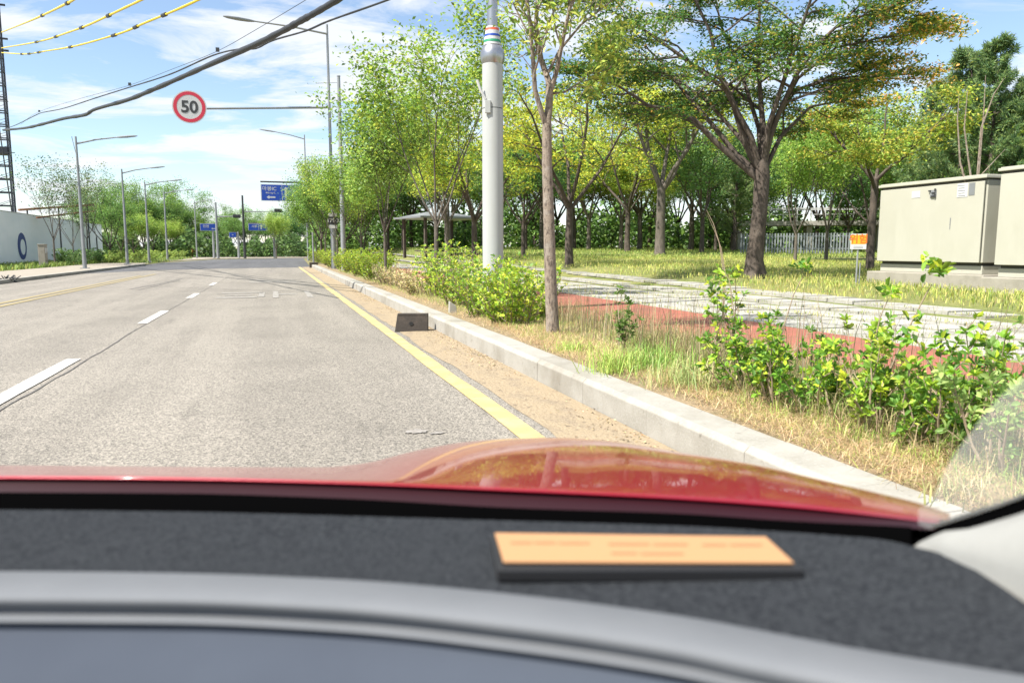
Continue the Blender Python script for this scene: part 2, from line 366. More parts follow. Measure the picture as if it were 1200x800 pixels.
# ------------------------------------------------------------------ foliage engine
def frames(n, up):
    nr = rng.normal(size=(n, 3)); nr[:, 2] = np.abs(nr[:, 2])+up
    nr /= np.linalg.norm(nr, axis=1)[:, None]
    t = rng.normal(size=(n, 3)); t -= nr*(t*nr).sum(1)[:, None]; t /= np.linalg.norm(t, axis=1)[:, None]
    return nr, t, np.cross(nr, t)
def palette(n, cols, wts=None, var=.18):
    cols = np.array(cols); i = rng.choice(len(cols), n, p=wts); c = cols[i]*(1+rng.normal(0, var, (n, 1)))
    return np.clip(c*(1+rng.normal(0, .06, (n, 3))), .004, .9)
def leaves(name, P, size, col, m, parent, up=.6, aspect=.5, near=False, tdir=None, fold=.12):
    n = len(P); nr, t, b = frames(n, up)
    if tdir is not None:
        t = tdir+rng.normal(0, .25, (n, 3)); t /= np.linalg.norm(t, axis=1)[:, None]
        b = np.cross(t, nr); b /= np.linalg.norm(b, axis=1)[:, None]+1e-9; nr = np.cross(b, t)
    s = (size*(rng.uniform(.65, 1.25, n) if not hasattr(size, '__len__') else 1))[:, None]
    if near:
        V = np.stack([P, P+t*s*.3+b*s*aspect*.42+nr*s*fold, P+t*s*.7+b*s*aspect*.45+nr*s*fold, P+t*s-nr*s*.12, P+t*s*.7-b*s*aspect*.45+nr*s*fold, P+t*s*.3-b*s*aspect*.42+nr*s*fold], 1)
        base = np.arange(n)[:, None]*6; F = np.concatenate([base+[0, 1, 2, 3], base+[3, 4, 5, 0]], 0)
    else:
        V = np.stack([P, P+t*s*.5+b*s*aspect*.5+nr*s*fold, P+t*s, P+t*s*.5-b*s*aspect*.5+nr*s*fold], 1)
        base = np.arange(n)[:, None]*4; F = base+[0, 1, 2, 3]
    k = V.shape[1]
    return fast_mesh(name, V.reshape(-1, 3), F, m, parent, np.repeat(col, k, 0))
def rnd_perp(d):
    v = Vector((random.gauss(0, 1), random.gauss(0, 1), random.gauss(0, 1))); v -= d*v.dot(d); return v.normalized()
class Tree:
    def __init__(s, lv=3, up=.12, ang=50, kids=(5, 4, 3), shrink=.55, wob=.13, tip_step=.25, flatten=0, n_t=(9, 6, 5, 4)):
        s.__dict__.update(locals()); s.wood = MB(); s.tips = []
    def branch(s, p, d, L, r, lvl):
        n = 5 if lvl < 2 else 3; pts = [p.copy()]; d = d.normalized(); dirs = [d.copy()]
        for i in range(n):
            d = (d+rnd_perp(d)*s.wob*random.random()*1.6+Vector((0, 0, s.up*(.6 if lvl > 1 else 1)))).normalized()
            if s.flatten and lvl >= 1: d = Vector((d.x, d.y, d.z*(1-s.flatten*.35))).normalized()
            p = p+d*L/n; pts.append(p.copy()); dirs.append(d.copy())
        s.poly(pts, [r*(1-.75*i/n) for i in range(n+1)], lvl)
    def poly(s, pts, rad, lvl):
        s.wood.tube(pts, rad, s.n_t[min(lvl, 3)], cap=False)
        L = sum((Vector(pts[i+1])-Vector(pts[i])).length for i in range(len(pts)-1))
        if lvl == s.lv-1:
            for i in range(2, len(pts)): s.tips.append(Vector(pts[i]))
        if lvl >= s.lv:
            m = len(pts)-1
            for i in range(1, m+1): s.tips.append(Vector(pts[i]))
            return
        k = s.kids[lvl]
        for j in range(k):
            t = (.35 if lvl < 1 else .25)+(1-.3)*((j+random.random()*.8)/k); t = min(t, 1)
            f = t*(len(pts)-1); i = min(int(f), len(pts)-2); a = Vector(pts[i]); b = Vector(pts[i+1]); q = a.lerp(b, f-i)
            d = (b-a).normalized(); an = R(s.ang*random.uniform(.6, 1.25)*(1-.35*(t > .9)))
            nd = d*math.cos(an)+rnd_perp(d)*math.sin(an)
            if s.flatten: nd.z *= (1-s.flatten*.6)
            s.branch(q, nd, L*s.shrink*random.uniform(.7, 1.25)*(1.15-.5*t), max(.004, rad[min(i, len(rad)-1)]*.55), lvl+1)
    def finish(s, root, bark, per, cr, flat, size, colf, up=.6, aspect=.55, near=False, leafname='crown', trunkname='trunk', keep=1.0, fold=.12):
        s.wood.build(trunkname, bark, root, smooth=True)
        T = np.array([tuple(t) for t in s.tips])
        if keep < 1: T = T[rng.random(len(T)) < keep]
        n = len(T)*per; P = np.repeat(T, per, 0)+rng.normal(size=(n, 3))*np.array([cr, cr, cr*flat])
        leaves(leafname, P, size, colf(P), M['leaf'], root, up, aspect, near, fold=fold)
        return len(P)
G1 = [(.11, .19, .026), (.15, .24, .034), (.07, .135, .024), (.20, .27, .035)]
def col_of(cols, w=None, var=.2):
    return lambda P: palette(len(P), cols, w, var)
def top_limbs(T, h0, h1, n, spread, r, lean=(0, 0)):
    """a trunk to h0 and n main limbs rising to h1"""
    p0 = Vector((0, 0, -.1)); p1 = Vector((lean[0], lean[1], h0))
    pts = [p0, p0.lerp(p1, .05)+Vector((0, 0, .05)), p0.lerp(p1, .35)+Vector((random.uniform(-.05, .05)*h0*.3, 0, 0)), p0.lerp(p1, .7), p1]
    T.wood.tube(pts, [r*1.45, r*1.1, r*.95, r*.88, r*.8], 9, cap=False)
    a0 = random.random()*6.28
    for i in range(n):
        a = a0+6.283*i/n+random.uniform(-.3, .3); sp = spread*random.uniform(.55, 1.1)
        if i == 0: sp *= .3
        d = Vector((math.cos(a)*sp, math.sin(a)*sp, 1)).normalized()
        T.branch(p1-Vector((0, 0, random.uniform(0, .12)*h0)), d, (h1-h0)*random.uniform(.8, 1.05), r*(.42 if r < .1 else .5), 0)

def make_young(seed, h=6.5, h0=2.0, cols=G1, dens=12, name='street_tree', spread=.55, kids=(6, 4, 3), r=.075, cr=.16, size=.13, shr=.5, bark='bark_grey', flatten=0, up=.12, flat=.8, ang=45):
    random.seed(seed); root = empty(name)
    T = Tree(lv=2, up=up, ang=ang, kids=kids, shrink=shr, flatten=flatten); top_limbs(T, h0, h, 5, spread, r)
    n = T.finish(root, M[bark], dens, cr, flat, size, col_of(cols)); print(name, seed, 'leaves', n)
    return root
def make_pine(seed, h=9, name='pine_tree', w=2.0, h0=1.2):
    random.seed(seed); root = empty(name); wood = MB()
    P = [Vector((0, 0, -.1))]
    for i in range(1, 9): P.append(Vector((random.uniform(-.08, .08)*i*.3, random.uniform(-.08, .08)*i*.3, h*i/8)))
    wood.tube(P, [.16*(1-i/8.6) for i in range(9)], 8)
    tips = []; dirs = []
    z = h0
    while z < h*.99:
        for k in range(random.choice((3, 4, 5))):
            a = random.random()*6.283; L = w*(1-(z-h0)/(h-h0))**.75*random.uniform(.6, 1.1)+.25
            p = Vector((0, 0, z)); d = Vector((math.cos(a), math.sin(a), random.uniform(.1, .45))).normalized(); pts = [p]
            for i in range(4):
                d = (d+Vector((0, 0, .13))+rnd_perp(d)*.1).normalized(); p = p+d*L/4; pts.append(p)
                for q in range(3):
                    sd = (d+rnd_perp(d)*.8+Vector((0, 0, .3))).normalized(); e = p+sd*L*.22*random.random()
                    for u in range(2): tips.append(tuple(p.lerp(e, random.random()))); dirs.append(tuple(sd))
                tips.append(tuple(p)); dirs.append(tuple(d))
            wood.tube(pts, [.035, .028, .02, .012, .006], 4, cap=False)
        z += h*.045
    wood.build('trunk', M['bark'], root, smooth=True)
    per = 16; T = np.repeat(np.array(tips), per, 0); D = np.repeat(np.array(dirs), per, 0); n = len(T)
    T = T+rng.normal(size=(n, 3))*.05; D = D+rng.normal(size=(n, 3))*.75; D /= np.linalg.norm(D, axis=1)[:, None]
    leaves('crown', T, .22, palette(n, [(.075, .13, .05), (.11, .17, .06), (.16, .21, .065), (.06, .105, .05)]), M['leaf'], root, .3, .14, tdir=D)
    print('pine', n); return root
def place(proto, p, s, rz, label, cat='tree', group=None, first=[None], sz=None):
    o = proto if not proto.get('used') else copy_tree(proto)
    if o is not proto and 'used' in o: del o['used']
    proto['used'] = 1
    o.location = p; o.rotation_euler = (0, 0, rz); o.scale = (s, s, sz or s)
    for k in ('group', ): 
        if k in o: del o[k]
    tag(o, label, cat, group); return o
print('engine ready')

# ------------------------------------------------------------------ the large park tree
def limb_tree(root, limbs, T, R0, jitter=0.0, thin=1.0):
    """limbs: list of (pixel points, range offsets, r0, r1) measured from the photograph, each limb at its own depth"""
    for P, dr, r0, r1 in limbs:
        n = len(P); pts = []
        for i, (a, b) in enumerate(P):
            q = dist(a, b, R0+dr*(i/(n-1))**1.2)-root.location; pts.append(q)
        T.poly(pts, [thin*(r0+(r1-r0)*i/(n-1)) for i in range(n)], 0)
random.seed(11)
R0 = 19.2; bt = empty('broad_park_tree', on(885, R0), 0, 'large spreading tree with thick forked trunk and rust tinted crown on the lawn', 'tree')
bt.location.z = gnd(885, 320, 0.0).z + .0 if False else dist(885, 322, R0).z
T = Tree(lv=3, up=.03, ang=52, kids=(10, 5, 3), shrink=.42, wob=.16, flatten=.75)
tr = [dist(a, b, R0)-bt.location for a, b in [(885, 332), (885, 322), (884, 305), (887, 280), (891, 240), (893, 205), (893, 188)]]
T.wood.tube(tr, [.36, .275, .215, .19, .175, .185, .14], 12)
for P, dr, r0, r1 in [
    ([(891, 212), (868, 192), (840, 168), (815, 142), (790, 129), (760, 124), (725, 101), (700, 92)], -1.2, .12, .02),
    ([(890, 205), (860, 178), (838, 150), (812, 120), (795, 100), (775, 72), (745, 45)], .9, .10, .018),
    ([(891, 200), (880, 182), (868, 150), (858, 118), (842, 82), (832, 37), (812, -5), (800, -50)], -.4, .13, .02),
    ([(893, 200), (895, 160), (892, 125), (889, 85), (890, 0), (885, -60)], .5, .12, .02),
    ([(893, 200), (903, 158), (914, 130), (935, 85), (960, 50), (995, 18), (1030, -15)], -.8, .11, .018),
    ([(893, 197), (908, 140), (932, 106), (965, 95), (1000, 90), (1030, 92)], 1.0, .09, .015),
    ([(905, 150), (935, 92), (980, 56), (1030, 45), (1062, 42)], -.3, .06, .012),
    ([(893, 205), (880, 160), (850, 105), (790, 60), (740, 25), (700, 5)], -1.3, .10, .018),
    ([(893, 205), (900, 150), (930, 60), (950, 0), (960, -50)], -1.2, .10, .018),
    ([(893, 205), (870, 165), (830, 120), (790, 90), (750, 70)], 2.6, .09, .018),
    ([(893, 205), (915, 160), (950, 125), (990, 118)], 2.4, .09, .018),
    ([(893, 200), (889, 150), (870, 90), (845, 30), (830, -40)], 2.0, .09, .018),
    ]:
    limb_tree(bt, [(P, dr, r0, r1)], T, R0, thin=.78)
RV = CM @ Vector((1, 0, 0))
def bigcol(P):
    n = len(P); u = P @ np.array(RV)
    W = np.array([[.42, .33, .15, .02, .08], [.15, .27, .25, .22, .11]])
    f = np.clip((u-.9)/3.0, 0, .9)
    c = palette(n, [(.035, .085, .02), (.065, .125, .022), (.14, .165, .022), (.36, .20, .045), (.22, .21, .028)], list(W[0]), .16)
    c2 = palette(n, [(.07, .13, .025), (.14, .19, .028), (.27, .26, .035), (.56, .28, .09), (.44, .32, .05)], list(W[1]), .16)
    k = rng.random(n) < f; c[k] = c2[k]; return c
n = T.finish(bt, M['bark'], 8, .18, .18, .105, bigcol, up=1.0, aspect=.45); print('big tree', n, len(T.tips))

# ------------------------------------------------------------------ slender tree in the verge
random.seed(5)
q = atX(648, 2.98, .2); st = empty('slender_verge_tree', q, 0, 'slender pale barked tree with bare twigs in the verge beside the red path', 'tree')
R1 = math.hypot(q.x, q.y)
T = Tree(lv=2, up=.10, ang=42, kids=(7, 4, 3), shrink=.42, wob=.14)
tr = [dist(a, b, R1)-st.location for a, b in [(648, 402), (648, 393), (647, 370), (645, 320), (643, 250), (641, 190), (641, 145)]]
T.wood.tube(tr, [.10, .082, .072, .068, .062, .056, .052], 11)
for P, dr, r0, r1 in [
    ([(641, 150), (634, 130), (627, 105), (624, 60), (619, 10), (612, -50), (600, -110)], -.4, .034, .01),
    ([(641, 148), (644, 120), (643, 95), (634, 70), (628, 30), (632, -30), (640, -90)], .1, .046, .014),
    ([(642, 118), (652, 85), (660, 45), (669, 5), (685, -40), (700, -90)], -.5, .030, .009),
    ([(645, 110), (662, 108), (682, 95), (700, 72), (722, 52)], .3, .014, .005),
    ([(640, 90), (655, 60), (680, 30), (712, 5), (745, -25)], .6, .018, .006)]:
    limb_tree(st, [(P, dr, r0, r1)], T, R1)
for P in [[(628, 75), (618, 52), (606, 38), (598, 32)], [(626, 85), (612, 66), (604, 60), (596, 50)], [(622, 60), (608, 68), (598, 62)], [(640, 170), (658, 150), (676, 120), (690, 96)]]:
    T.wood.tube([dist(a, b, R1)-st.location for a, b in P], [.007, .005, .003, .002][:len(P)], 4)
T.finish(st, M['bark_pale'], 7, .13, .7, .105, col_of([(.11, .19, .03), (.07, .135, .025), (.19, .25, .04), (.26, .30, .05)]), up=.4, aspect=.3, keep=.62)

# ------------------------------------------------------------------ young street trees along the verge
TWO = [(.12, .20, .03), (.17, .26, .035), (.08, .15, .025), (.24, .29, .035)]
ya = make_young(21, 6.0, 1.9, TWO, 13, spread=.8, cr=.20, size=.112, r=.06, kids=(8, 5, 3), shr=.5)
yb = make_young(22, 6.2, 1.9, [(.11, .185, .034), (.15, .235, .04), (.075, .14, .026)], 14, spread=.7, cr=.25, size=.135, r=.06, kids=(8, 5, 3))
yc = make_young(23, 6.0, 1.8, G1, 14, spread=.75, cr=.25, size=.135, r=.06, kids=(8, 5, 3))
lab = ['leafy young street tree directly left of the pale pole, its trunk rising from the shrubs', 'young street tree with slim trunk between the two clipped shrubs by the kerb',
       'young street tree just right of the numbered lamp post', 'young street tree immediately beyond the numbered lamp post', 'farther young street tree in the verge, close before the kerb end', 'farthest young street tree in the verge, beside the blue overhead sign']
for k, (px, X, s, pr) in enumerate([(512, 3.15, .80, ya), (452, 3.0, .78, yb), (424, 3.1, .70, yc), (396, 2.85, .74, ya), (382, 2.9, .76, yb), (371, 2.9, .78, yc)]):
    p = atX(px, X, .2); place(pr, p, s, k*1.3, lab[k], group='young trees along the kerb')

# ------------------------------------------------------------------ trees standing in the park
YG = [(.28, .30, .025), (.20, .27, .027), (.33, .31, .025), (.14, .21, .025)]
za = make_young(31, 7.4, 2.3, YG, 11, 'yellowing_park_tree', spread=1.0, kids=(8, 5, 4), r=.16, cr=.26, size=.15, shr=.52, bark='bark', flatten=.6, flat=.35, ang=50, up=.05)
zb = make_young(32, 8.2, 3.0, [(.20, .26, .028), (.14, .22, .025), (.26, .28, .028)], 11, 'broad_park_tree', spread=.9, kids=(8, 5, 4), r=.22, cr=.28, size=.16, shr=.52, bark='bark_grey', flatten=.6, flat=.35, ang=50, up=.05)
zc = make_young(33, 6.9, 3.5, [(.11, .18, .022), (.085, .145, .02), (.16, .22, .025), (.26, .25, .03)], 12, 'broad_park_tree', spread=1.25, kids=(8, 5, 4), r=.15, cr=.24, size=.14, shr=.55, bark='bark', flatten=.7, flat=.35, ang=50, up=.03)
dk1 = make_young(34, 7.5, 2.2, [(.055, .12, .035), (.045, .10, .03), (.09, .16, .035)], 14, 'dark_green_tree', spread=.85, kids=(8, 5, 4), r=.15, cr=.30, size=.17, bark='bark', flatten=.4, flat=.5, up=.08)
dk2 = make_young(35, 8.0, 1.9, [(.085, .16, .035), (.065, .13, .03), (.13, .20, .035)], 14, 'green_belt_tree', spread=.8, kids=(8, 5, 4), r=.14, cr=.32, size=.18, bark='bark', flatten=.3, flat=.6, up=.08)
lt = make_young(36, 6.5, 1.6, [(.16, .24, .035), (.12, .20, .03), (.22, .28, .05)], 12, 'light_green_tree', spread=.7, kids=(8, 5, 3), r=.10, cr=.28, size=.16, bark='bark_grey')
def T_(px, r): return on(px, r)
for pr, px, r, s, rz, lb in [
    (za, 667, 26.5, .92, .4, 'yellowing tree right behind the slender verge tree, dark trunk on the lawn'),
    (zb, 773, 44, 1.30, 1.0, 'broad yellow green tree with a thick pale trunk at the far lawn edge'),
    (zc, 1020, 26, .80, 2.2, 'spreading tree with orange tinged leaves behind the orange warning sign'),
    (lt, 932, 34, .72, 1.1, 'small bright green tree beside the white fence, single dark trunk'),
    (lt, 968, 37, .85, 3.1, 'pale loose green tree with several leaning stems before the white fence'),
    (dk1, 613, 36, .72, .3, 'small dark tree between the pale pole and the slender verge tree'),
    (za, 556, 33, .92, 2.0, 'yellow green tree just left of the pale pole, beyond the young street tree'),
    (zb, 524, 40, .72, 2.0, 'yellowish tree beside the open shelter with the flat roof'),
    (za, 735, 52, 1.25, 5.0, 'golden yellow tree far behind the lawn left of the thick pale trunk'),
    (dk1, 822, 50, 1.05, 1.6, 'dark evergreen at the lawn edge just left of the large spreading tree'),
    ]:
    place(pr, T_(px, r), s, rz, lb)
pa = make_pine(41, 8.6, w=2.0); pb = make_pine(42, 7.8, w=2.1)
for pr, px, r, s, rz, lb in [(pa, 1152, 27, .79, .2, 'tallest dark pine behind the beige cabinet, pointed twin top'), (pb, 1118, 30, .92, 1.2, 'pine with a narrow top left of the tallest pine'),
                             (pb, 1193, 27, .71, 2.2, 'pine at the right edge behind the second cabinet'), (pa, 1082, 34, .80, 3.0, 'shorter pine between the spreading tree and the cabinets'),
                             (pb, 1228, 29, .62, 4.0, 'pine mostly outside the right edge behind the second cabinet'), (pa, 860, 56, 1.0, 1.0, 'bluish dark pine at the far lawn edge behind the large spreading tree')]:
    place(pr, T_(px, r), s, rz, lb, group=None)
# tree belt beyond the lawn: each tree an individual
random.seed(77)
belt = []
for row, (r0, s0) in enumerate([(58, .95), (70, 1.15)]):
    px = 372+row*9
    while px < 1290:
        belt.append((px+random.uniform(-8, 8), r0+random.uniform(-4, 4), s0*random.uniform(.8, 1.15), row)); px += (27, 34, 40)[row]
for k, (px, r, s, row) in enumerate(belt):
    if px < 470: r += 6; s *= .9
    pr = random.choice([dk1, dk2, dk2, dk1, lt, zb] if row == 0 else [dk1, dk2, dk1, dk2])
    if 895 < px < 990 and row == 0: continue
    if pr in (dk1,): lb = 'dark green tree in the belt beyond the lawn'; g = 'dark trees in the far belt'
    elif pr is dk2: lb = 'mid green bushy tree in the belt beyond the lawn'; g = 'mid green trees in the far belt'
    elif pr is lt: lb = 'light green loose tree in the belt beyond the lawn'; g = 'light trees in the far belt'
    else: lb = 'yellowish broad tree in the belt beyond the lawn'; g = 'yellowish trees in the far belt'
    place(pr, T_(px, r), s, random.random()*6, lb, group=g)
def undergrowth(name, label, n, f, cols, size):
    t = rng.random(n); P = f(t); o = leaves(name, P, size, palette(n, cols, None, .22), M['leaf'], None, .5, .6); tag(o, label, 'undergrowth', kind='stuff')
def fb_(t):
    px = 365+t*960; n = len(t); r = rng.uniform(66, 96, n); a = np.arctan((px-600)/FPX)+YAW; top = 3.7+1.4*np.sin(px*.045)+1.0*np.sin(px*.13+1)+1.2*np.sin(r*.5)
    return np.stack([np.sin(a)*r, np.cos(a)*r, .9+rng.random(n)**.8*np.maximum(top, .8)], 1)
undergrowth('undergrowth', 'dark leafy undergrowth filling the wood beyond the lawn', 70000, fb_, [(.075, .135, .028), (.10, .165, .03), (.055, .10, .024)], .46)
def fl_(t):
    px = 112+t*270; n = len(t); r = rng.uniform(112, 160, n); a = np.arctan((px-600)/FPX)+YAW; top = 2.7+.9*np.sin(px*.06)+.8*np.sin(px*.17+1)+.5*np.sin(px*.4)
    return np.stack([np.sin(a)*r, np.cos(a)*r, rng.random(n)**.8*np.maximum(top, .8)], 1)
undergrowth('undergrowth', 'green undergrowth filling the far side of the crossing', 30000, fl_, [(.065, .11, .032), (.085, .135, .036), (.05, .085, .028)], .60)
# left side: two sparse trees before the hoarding, then the leafy row
sp = make_young(51, 6.0, 1.7, [(.05, .09, .035), (.07, .11, .04), (.10, .13, .04)], 4, 'sparse_young_tree', spread=.55, kids=(6, 4, 3), r=.06, cr=.22, size=.13)
for px, X, s, rz, lb in [(65, -13.2, 1.0, 0, 'sparse thin young tree before the hoarding, right of the small grey cabinet'), (87, -13.3, .8, 2, 'smallest sparse tree leaning slightly between two others before the hoarding'), (104, -13.2, 1.05, 4, 'sparse young tree beside the nearest left lamp post')]:
    p = atX(px, X, .1); o = place(sp, p, s, rz, lb)
LD = [(dk2, 130, .95), (dk2, 143, .8), (dk2, 157, .85), (lt, 168, .9), (lt, 180, .95), (dk2, 192, .85), (lt, 203, .90), (dk2, 214, .9), (dk2, 224, .95), (dk2, 231, .95)]
for k, (pr, px, s) in enumerate(LD):
    p = atX(px, -13.5-(k % 3)*2.2, 0); place(pr, p, s*.72, k*1.7, 'leafy green tree in the row past the end of the white hoarding', group='leafy roadside trees on the left')
for k in range(26):
    px = 118+k*10.2; r = random.uniform(118, 150); p = dist(px, 300, r); p.z = 0
    pr = [dk1, dk2, dk2][k % 3]
    place(pr, p, random.uniform(.75, .98)*(1.25 if px < 230 else .9), k*1.1, 'distant green tree beyond the crossing', group='distant trees beyond the crossing')
p = dist(324, 300, 100); p.z = 0; place(lt, p, .72, 1, 'bright yellow green tree alone beyond the crossing, pale trunk')

# ------------------------------------------------------------------ shrubs and weeds
random.seed(99)
SH = [(.14, .24, .02), (.22, .31, .025), (.09, .18, .02), (.34, .36, .03)]
def shrub(name, p, h, w, nst, per, size, cols, label, group=None, near=True, lean=(0, 0), wts=None, bare=.3, up=.7, steps=7, hold=.5):
    root = empty(name, p, 0, label, 'shrub', group); wood = MB(); tp = []; td = []
    for i in range(nst):
        a = random.random()*6.283; rr = w*.28*math.sqrt(random.random()); b = Vector((math.cos(a)*rr, math.sin(a)*rr, -.03))
        hh = h*random.uniform(.6, 1.05); out = w*.5*random.uniform(.4, 1.05); e = Vector((b.x+math.cos(a)*out*.75+lean[0]*hh, b.y+math.sin(a)*out*.75+lean[1]*hh, hh))
        pts = [b]; 
        for k in range(1, steps+1):
            t = k/steps; q = b.lerp(e, t); q += Vector((random.gauss(0, .02*h), random.gauss(0, .02*h), 0)); pts.append(q)
            if t > bare:
                for u in range(per):
                    tp.append(tuple(q+Vector((random.gauss(0, .012), random.gauss(0, .012), random.gauss(0, .02)))))
                    aa = random.random()*6.283; el = random.uniform(-.1, 1.1); td.append((math.cos(aa)*math.cos(el), math.sin(aa)*math.cos(el), math.sin(el)))
                if random.random() < hold:   # side twig
                    sa = random.random()*6.283; s2 = q+Vector((math.cos(sa), math.sin(sa), .6))*h*.16
                    wood.tube([q, s2], [.004, .002], 4, cap=False)
                    for u in range(per+2):
                        tp.append(tuple(s2+Vector((random.gauss(0, .012), random.gauss(0, .012), random.gauss(0, .012)))))
                        aa = random.random()*6.283; el = random.uniform(-.2, 1.1); td.append((math.cos(aa)*math.cos(el), math.sin(aa)*math.cos(el), math.sin(el)))
        wood.tube(pts, [.009*(1-.7*k/steps) for k in range(steps+1)], 5, cap=False)
    wood.build('stem', M['twig'], root, smooth=True)
    P = np.array(tp); c = palette(len(P), cols, wts, .2)
    leaves('foliage', P, size, c, M['leaf'], root, up, .52, near, tdir=np.array(td), fold=.10)
    return root
def V_(px, X): return atX(px, X, .2)
def rosette_shrub(p, h, w, nst, cols, label, size=.046, dull=0.0):
    root = empty('roadside_shrub', p, 0, label, 'shrub'); wood = MB(); tp = []; td = []; cc = []
    def ros(q, d, n, sz):
        a0 = random.random()*6.28; u = rnd_perp(d); v = d.cross(u); t = random.random()
        for i in range(n):
            a = a0+2.4*i; el = random.uniform(.15, 1.0); e = (u*math.cos(a)+v*math.sin(a))*math.cos(el)+d*math.sin(el)
            tp.append(tuple(q-d*random.uniform(0, .022))); td.append(tuple(e)); cc.append((t, sz*random.uniform(.75, 1.15)))
    for i in range(nst):
        a = random.random()*6.283; rr = w*.30*math.sqrt(random.random()); b = Vector((math.cos(a)*rr, math.sin(a)*rr, -.03)); hh = h*random.uniform(.45, 1.05)
        d = Vector((math.cos(a)*random.uniform(.1, .75)*w/h, math.sin(a)*random.uniform(.1, .75)*w/h, 1.0)).normalized(); q = b; pts = [b]; n = 6
        for k in range(n):
            d = (d+rnd_perp(d)*.16+Vector((0, 0, .07))).normalized(); q = q+d*hh/n; pts.append(q)
            if k >= 1:
                for m in range(random.choice((0, 1, 1, 2))):
                    d2 = (d*.5+rnd_perp(d)*.8+Vector((0, 0, .35))).normalized(); L = h*random.uniform(.06, .22); q2 = q+d2*L*.5; q3 = q2+(d2+Vector((0, 0, .3))).normalized()*L*.5
                    wood.tube([q, q2, q3], [.0035, .0025, .0015], 4, cap=False); ros(q3, (q3-q2).normalized(), random.randint(6, 9), size); 
                    if random.random() < .6: ros(q2, d2, 3, size*.9)
        ros(q, d, 9, size*1.05); ros(pts[-2], d, 5, size)
        wood.tube(pts, [.0075*(1-.7*k/n) for k in range(n+1)], 5, cap=False)
    wood.build('stem', M['twig'], root, smooth=True)
    P = np.array(tp); t = np.array([c[0] for c in cc]); sz = np.array([c[1] for c in cc]); C2 = np.array(cols)
    idx = np.minimum((t*len(C2)).astype(int), len(C2)-1); mixi = rng.random(len(P)) < .3; idx[mixi] = rng.integers(0, len(C2), mixi.sum())
    c = np.clip(C2[idx]*(1+rng.normal(0, .16, (len(P), 1))), .004, .9)
    leaves('foliage', P, sz, c, M['leaf'], root, .5, .46, True, tdir=np.array(td), fold=.08)
    return root
# clipped row around the pale pole and further back
for i, (px, X, h, w, lb) in enumerate([
    (520, 3.2, .92, 1.1, 'bushy bright shrub at the left end of the clump round the pale pole'), (545, 3.05, .96, 1.1, 'bushy shrub in front of the foot of the pale pole, left side'),
    (572, 2.85, .80, 1.0, 'round green shrub hiding the foot of the pale pole'), (602, 2.9, .72, 1.0, 'low dark green shrub right of the pale pole'), (622, 3.4, .62, .8, 'low shrub touching the slender tree trunk on its left')]):
    shrub('roadside_shrub', V_(px, X), h, w, 34, 6, .062, [(.12, .22, .02), (.20, .29, .025), (.08, .16, .02), (.28, .33, .03)], lb, 'shrubs clumped round the pale pole', near=False, bare=.12)
for i, (px, X) in enumerate([(441, 2.95), (433, 3.2), (425, 2.95), (417, 3.1), (409, 2.95), (403, 3.1), (393, 2.95), (386, 3.1), (377, 2.95), (370, 3.0)]):
    shrub('roadside_shrub', V_(px, X), .85, 1.3, 26, 6, .075, [(.20, .26, .02), (.26, .30, .025), (.12, .19, .02)], 'yellow green shrub in the continuous row behind the kerb, left of the shrub clump', 'row of yellow green shrubs along the far verge', near=False, bare=.12)
for px, X, h in [(455, 2.95, .5), (468, 3.0, .45), (480, 3.0, .42), (492, 2.9, .38)]:
    shrub('dry_weed', V_(px, X), h, .8, 30, 3, .05, [(.30, .26, .13), (.22, .24, .08), (.38, .31, .18)], 'pale dry weed clump between the far shrub row and the shrub clump by the pole', 'dry weeds between the shrub groups', near=False, bare=.2)
# foreground plants (nearest, most visible)
NL = [(.07, .155, .018), (.11, .22, .02), (.045, .11, .018), (.17, .28, .02), (.26, .33, .022)]
fg = [  # px, py(base), height, width, stems, per, label
    (729, 430, .50, .13, 7, 4, 'dark narrow shrub standing alone right of the slender tree', [(.05, .10, .02), (.08, .14, .03)]),
    (722, 372, .30, .22, 5, 5, 'small leafy tuft on bare stems behind the narrow dark shrub', [(.10, .18, .03), (.15, .24, .04)]),
    (842, 440, .86, .42, 8, 7, 'tall bright leaved shrub rising over the white paving, left of the tangled clump', NL),
    (890, 470, .52, .60, 12, 7, 'bright yellow green shrub at the left of the tangled clump', NL),
    (940, 500, .46, .62, 14, 6, 'leafy shrub in the middle left of the tangled clump above dry grass', NL),
    (1000, 520, .48, .55, 13, 6, 'shrub with dull green leaves in the middle of the tangled clump', [(.10, .19, .03), (.18, .27, .03), (.28, .33, .05)]),
    (1060, 540, .52, .52, 13, 7, 'shrub with the brightest yellow leaves at the right of the tangled clump', NL),
    (1120, 530, .46, .42, 12, 7, 'shrub at the right end of the tangled clump beside the red path', NL),
    (915, 488, .36, .5, 12, 7, 'low shrub filling the front of the tangled clump on its left', NL),
    (975, 528, .34, .5, 12, 7, 'low shrub filling the front middle of the tangled clump', NL),
    (1095, 560, .36, .46, 12, 7, 'low shrub at the front right foot of the tangled clump', [(.10, .19, .03), (.18, .27, .03), (.28, .33, .05)]),
    (1185, 560, .44, .5, 10, 6, 'greyish green shrub seen through the dusty windscreen corner', [(.12, .2, .05), (.2, .27, .08)]),
]
for px, py, h, w, ns, per, lb, cols in fg:
    p = gnd(px, py, .2)
    if p.x > 3.8: p = V_(px, 3.75)
    if p.x < 3.0 and px < 1100: p = V_(px, 3.0)
    rosette_shrub(p, h*(1.25 if px > 980 else 1.1)*random.uniform(.8, 1.2), w*1.0, max(5, int(ns*.85)), cols, lb)
